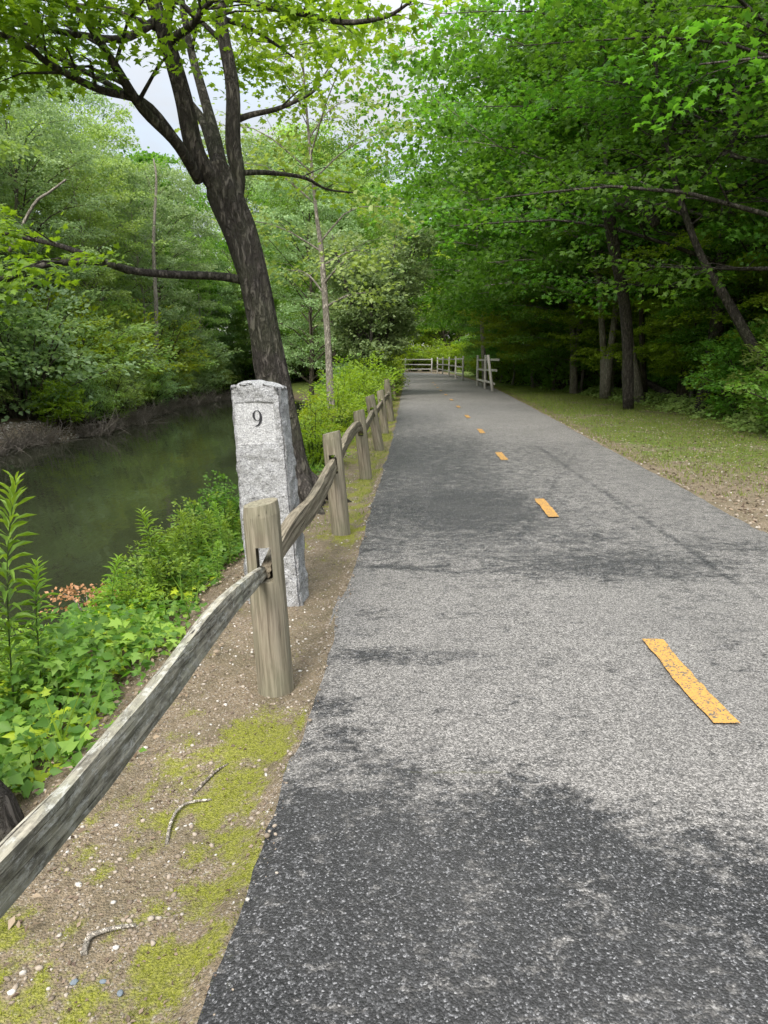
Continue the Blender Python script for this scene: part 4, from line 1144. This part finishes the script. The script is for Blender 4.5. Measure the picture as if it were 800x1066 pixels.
# ------------------------------------------------------------------ grass, moss, pebbles, litter, sticks
def blades(name, x, y, h, w, mat, label, cat, rng, spread=.5):
    n = len(x); z = gh(x, y); az = rng.uniform(0, 6.28, n)
    d = np.stack([rng.normal(0, spread, n), rng.normal(0, spread, n), np.ones(n)], 1)
    nn = np.stack([np.cos(az), np.sin(az), np.zeros(n)], 1); L = Leaves()
    L.add(np.stack([x, y, z-.003], 1), nn, d, h, np.clip(rng.normal(.5, .25, n), 0, 1))
    o = obj(name, L.mesh(name, T_blade(w), mat)); return tag(o, label, cat, kind='stuff')
bank_litter()
rng = np.random.default_rng(30)
n = 60000
y = 8 + rng.uniform(0, 1, n)**1.2*34; x = RE(y) + rng.uniform(.02, 5.6, n)
pr = (sst(8, 15, y)*.9+.45)*sst(.36, .60, fbm(x*1.3, y*1.3, 4)+.16*sst(10, 18, y))*1.5 * sst(6.2, 5.0, x-RE(y)) ; k = rng.uniform(0, 1, n) < pr
x, y = x[k], y[k]; blades('grass', x, y, rng.uniform(.03, .085, len(x)), .07, M['grass'], 'short patchy green grass on the right verge', 'grass', rng)
n = 16000; y = rng.uniform(6, 45, n); x = LE(y) - rng.uniform(.02, .6, n); k = fbm(x*2.5, y*1.2, 3) > .46; x, y = x[k], y[k]
blades('grass', x, y, rng.uniform(.015, .05, len(x)), .08, M['grass'], 'thin dry grass between the fence posts and the path edge', 'grass', rng)
n = 260000; y = .9 + rng.uniform(0, 1, n)**1.3*5.5; x = LE(y) - rng.uniform(-.01, 1.0, n); mv = mossf(x, y)
k = rng.uniform(0, 1, n) < (mv-.12)*.6; x, y = x[k], y[k]
blades('moss', x, y, rng.uniform(.004, .012, len(x)), .22, M['moss'], 'yellow-green moss patches beside the asphalt edge', 'moss', rng, .8)
def pebbles(name, x, y, r, label, cat='gravel', seed=1, emb=.3):
    rng = np.random.default_rng(seed); n = len(x); z = np.where((x > LE(y)-.01) & (x < RE(y)+.01), .0, gh(x, y))
    bm = bmesh.new(); bmesh.ops.create_icosphere(bm, subdivisions=1, radius=1); bm.verts.ensure_lookup_table()
    B = np.array([v.co[:] for v in bm.verts]); Fc = np.array([[v.index for v in f.verts] for f in bm.faces]); bm.free()
    k = len(B); S_ = rng.uniform(.55, 1.2, (n, 1, 3))*np.array([1, 1, .6]); jit = 1 + rng.normal(0, .13, (n, k, 1))
    a = rng.uniform(0, 6.28, n); ca, sa = np.cos(a)[:, None], np.sin(a)[:, None]
    P_ = B[None]*jit*S_; X_ = P_[..., 0]*ca - P_[..., 1]*sa; Y_ = P_[..., 0]*sa + P_[..., 1]*ca
    W = np.stack([X_, Y_, P_[..., 2]], -1)*r[:, None, None] + np.stack([x, y, z + r*emb*.5], 1)[:, None]
    o = obj(name, mesh_np(name, W.reshape(-1, 3), (Fc[None] + (np.arange(n)*k)[:, None, None]).reshape(-1, 3), M['stone'], True, {'tint': np.repeat(rng.beta(2, 2, n), k)}))
    return tag(o, label, cat, kind='stuff')
n = 15000; y = .9 + rng.uniform(0, 1, n)**1.25*9; x = LE(y) - np.where(rng.uniform(0, 1, n) < .06, rng.normal(0, .03, n), rng.uniform(0.0, 1.1, n)); k = (mossf(x, y) < .6) & (fbm(x*4, y*4, 3) > .36); x, y = x[k], y[k]
pebbles('gravel', x, y, .0022 + .0095*rng.uniform(0, 1, len(x))**3.2, 'fine tan gravel strewn on the soil by the fence')
n = 9000; y = 4.5 + rng.uniform(0, 1, n)**1.2*16; x = RE(y) + rng.uniform(0, 1, n)**1.3*3.8-.02; k = fbm(x*2, y*2, 3) > .42; x, y = x[k], y[k]
pebbles('gravel', x, y, .005 + .016*rng.uniform(0, 1, len(x))**3, 'grey gravel along the right edge of the asphalt', seed=2)
n = 4000; y = rng.uniform(17, 30, n); x = XF(y) - rng.uniform(-.1, 2.2, n)
pebbles('gravel', x, y, rng.uniform(.02, .07, n), 'grey gravel beach on the far bank at the left edge', seed=3)
n = 26000; y = 5 + rng.uniform(0, 1, n)**1.2*28; x = RE(y) + rng.uniform(.05, 6, n); az = rng.uniform(0, 6.28, n)
L = Leaves(); L.add(np.stack([x, y, gh(x, y)+.008], 1), np.stack([rng.normal(0, .35, n), rng.normal(0, .35, n), np.ones(n)], 1), np.stack([np.cos(az), np.sin(az), az*0], 1), rng.uniform(.015, .06, n), rng.uniform(0, 1, n))
n = 5000; y = 1.0 + rng.uniform(0, 1, n)**1.3*9; x = LE(y) - rng.uniform(.0, 1.5, n); az = rng.uniform(0, 6.28, n)
L.add(np.stack([x, y, gh(x, y)+.003], 1), np.stack([rng.normal(0, .35, n), rng.normal(0, .35, n), np.ones(n)], 1), np.stack([np.cos(az), np.sin(az), az*0], 1), rng.uniform(.006, .02, n), rng.uniform(0, 1, n))
tag(obj('leaf_litter', L.mesh('leaf_litter', T_leaf(.3), M['litter'])), 'dead brown leaf litter scattered over both verges', 'leaf litter', kind='stuff')

def gp(px, py, dz=.012):
    g = G(px, py, -.03); return (g[0], g[1], float(gh(g[0], g[1]))+dz)
stick('root', [gp(87,991,.004), gp(92,977), gp(104,970), gp(122,965), gp(141,960,.006)], .0085, .0045, 'bleached hooked stick lying on the moss near the bottom left', 'stick', 'root')
stick('root', [gp(173,872,.002), gp(178,852), gp(188,837), gp(203,831), gp(220,827,.002)], .006, .004, 'thin pale curved root surfacing beside the moss patches', 'root', 'root')
stick('root', [gp(200,822,.0), gp(215,808,.008), gp(226,798,.008), gp(238,790,-.002)], .006, .004, 'short darker root just above the thin curved one', 'root', 'twig_dry')
def rock(px, py, r, mat, label, seed):
    bm = bmesh.new(); bmesh.ops.create_icosphere(bm, subdivisions=3, radius=1)
    for v in bm.verts:
        c = v.co; k = 1+.35*(float(fbm(c.x*1.3+seed, c.y*1.3+c.z*1.7+seed, 3))-.5)*2; v.co = Vector((c.x*1.25*k, c.y*.9*k, c.z*.55*k))*r
    me = bpy.data.meshes.new('pebble'); bm.to_mesh(me); bm.free(); me.materials.append(mat); me.polygons.foreach_set('use_smooth', np.ones(len(me.polygons), bool))
    o = obj('pebble', me); o.location = gp(px, py, r*.25); o.rotation_euler[2] = seed; tag(o, label, 'pebble')
rock(77, 1018, .0085, M['slate'], 'blue-grey pebble on the moss below the hooked stick', 1)
rock(125, 1028, .0085, M['slate'], 'blue-grey pebble nearest the bottom edge of the soil strip', 2.2)
rock(107, 1017, .007, M['slate'], 'smaller grey pebble between the two blue-grey ones', 3.1)

# ------------------------------------------------------------------ far-off woods behind everything
def distant():
    rng = np.random.default_rng(99); L = Leaves(); C = []; A = []
    def wall(x0, y0, x1, y1, H, nn, depth=5):
        for i in range(nn):
            t = rng.uniform(0, 1); x = x0+(x1-x0)*t; y = y0+(y1-y0)*t
            top = H*(.7+.5*float(fbm(t*14+x0, 3.3+y0, 3)))
            z = rng.uniform(0, 1)**.8*top
            C.append((x+rng.normal(0, depth*.4), y+rng.normal(0, depth*.4), z + float(gh(x, y)))); an = rng.uniform(0, 6.28); A.append((math.cos(an), math.sin(an), -.1))
    wall(40, 4, 42, 95, 9, 3400); wall(-42, 4, -46, 95, 14, 4000); wall(-46, 95, 33, 122, 19, 5200)
    sprays(L, C, A, rng, 22, 1.5, 1.1, .45, flat=1.1, thick=.3)
    o = obj('distant_woods', L.mesh('distant_woods', T_leaf(.4), M['leaf_mid'])); tag(o, 'mass of far-off green woods behind the nearer trees', 'woods', kind='stuff')
distant()

# ------------------------------------------------------------------ camera, light, world
cd = bpy.data.cameras.new('camera'); cam = bpy.data.objects.new('camera', cd); col.objects.link(cam)
cam.location = (0, 0, CAMH); cam.rotation_euler = (R(90)-TH, 0, 0)
cd.sensor_fit = 'VERTICAL'; cd.sensor_height = 36; cd.lens = 36*F/1066.0; cd.clip_end = 2000; cd.clip_start = .05
scn.camera = cam
w = bpy.data.worlds.new('World'); scn.world = w; w.use_nodes = True
nt = w.node_tree; b = NB(nt)
for n_ in list(nt.nodes): nt.nodes.remove(n_)
out = b.n('ShaderNodeOutputWorld'); bg = b.n('ShaderNodeBackground'); sky = b.n('ShaderNodeTexSky', sky_type='NISHITA')
SUN_EL, SUN_AZ = R(44), R(-160)        # azimuth measured from +Y towards +X
sky.sun_disc = False; sky.sun_elevation = SUN_EL; sky.sun_rotation = SUN_AZ
sky.air_density = 1.2; sky.dust_density = 2.0
co = b.coord('Generated')
cl = b.ramp(b.noise(b.scale(co, (1, 1, 2.2)), 2.6, 5, .6, .3), [(.36, .0), (.62, 1.0)])
sp_ = b.n('ShaderNodeSeparateXYZ'); b.l(co, sp_.inputs[0])
zen = b.math('MAXIMUM', sp_.outputs[2], 0.0)
lum = b.math('MULTIPLY_ADD', b.math('POWER', zen, 2.4), 11.0, 1.45)            # an overcast sky is about three times brighter overhead than low down
cloud = b.mix(1.0, (1.0, 1.012, 1.035, 1), lum, 'MULTIPLY')
c = b.mix(b.math('MULTIPLY_ADD', cl, .35, .62), sky.outputs[0], cloud)
b.l(c, bg.inputs[0]); bg.inputs[1].default_value = .15
b.l(bg.outputs[0], out.inputs[0])
sd = bpy.data.lights.new('sun', 'SUN'); so = bpy.data.objects.new('sun', sd); col.objects.link(so)
sd.energy = 2.4; sd.angle = R(24); sd.color = (1, .96, .88)
dv = Vector((math.sin(SUN_AZ)*math.cos(SUN_EL), math.cos(SUN_AZ)*math.cos(SUN_EL), math.sin(SUN_EL)))
so.rotation_euler = dv.to_track_quat('Z', 'Y').to_euler(); so.location = (0, 0, 30)
scn.view_settings.view_transform = 'Standard'; scn.view_settings.look = 'None'; scn.view_settings.gamma = 1
scn.view_settings.exposure = 1.36
scn.render.engine = 'CYCLES'
cy = scn.cycles
cy.max_bounces = 9; cy.diffuse_bounces = 6; cy.glossy_bounces = 3; cy.transmission_bounces = 6; cy.use_denoising = True
cy.use_adaptive_sampling = True; cy.caustics_reflective = False; cy.caustics_refractive = False
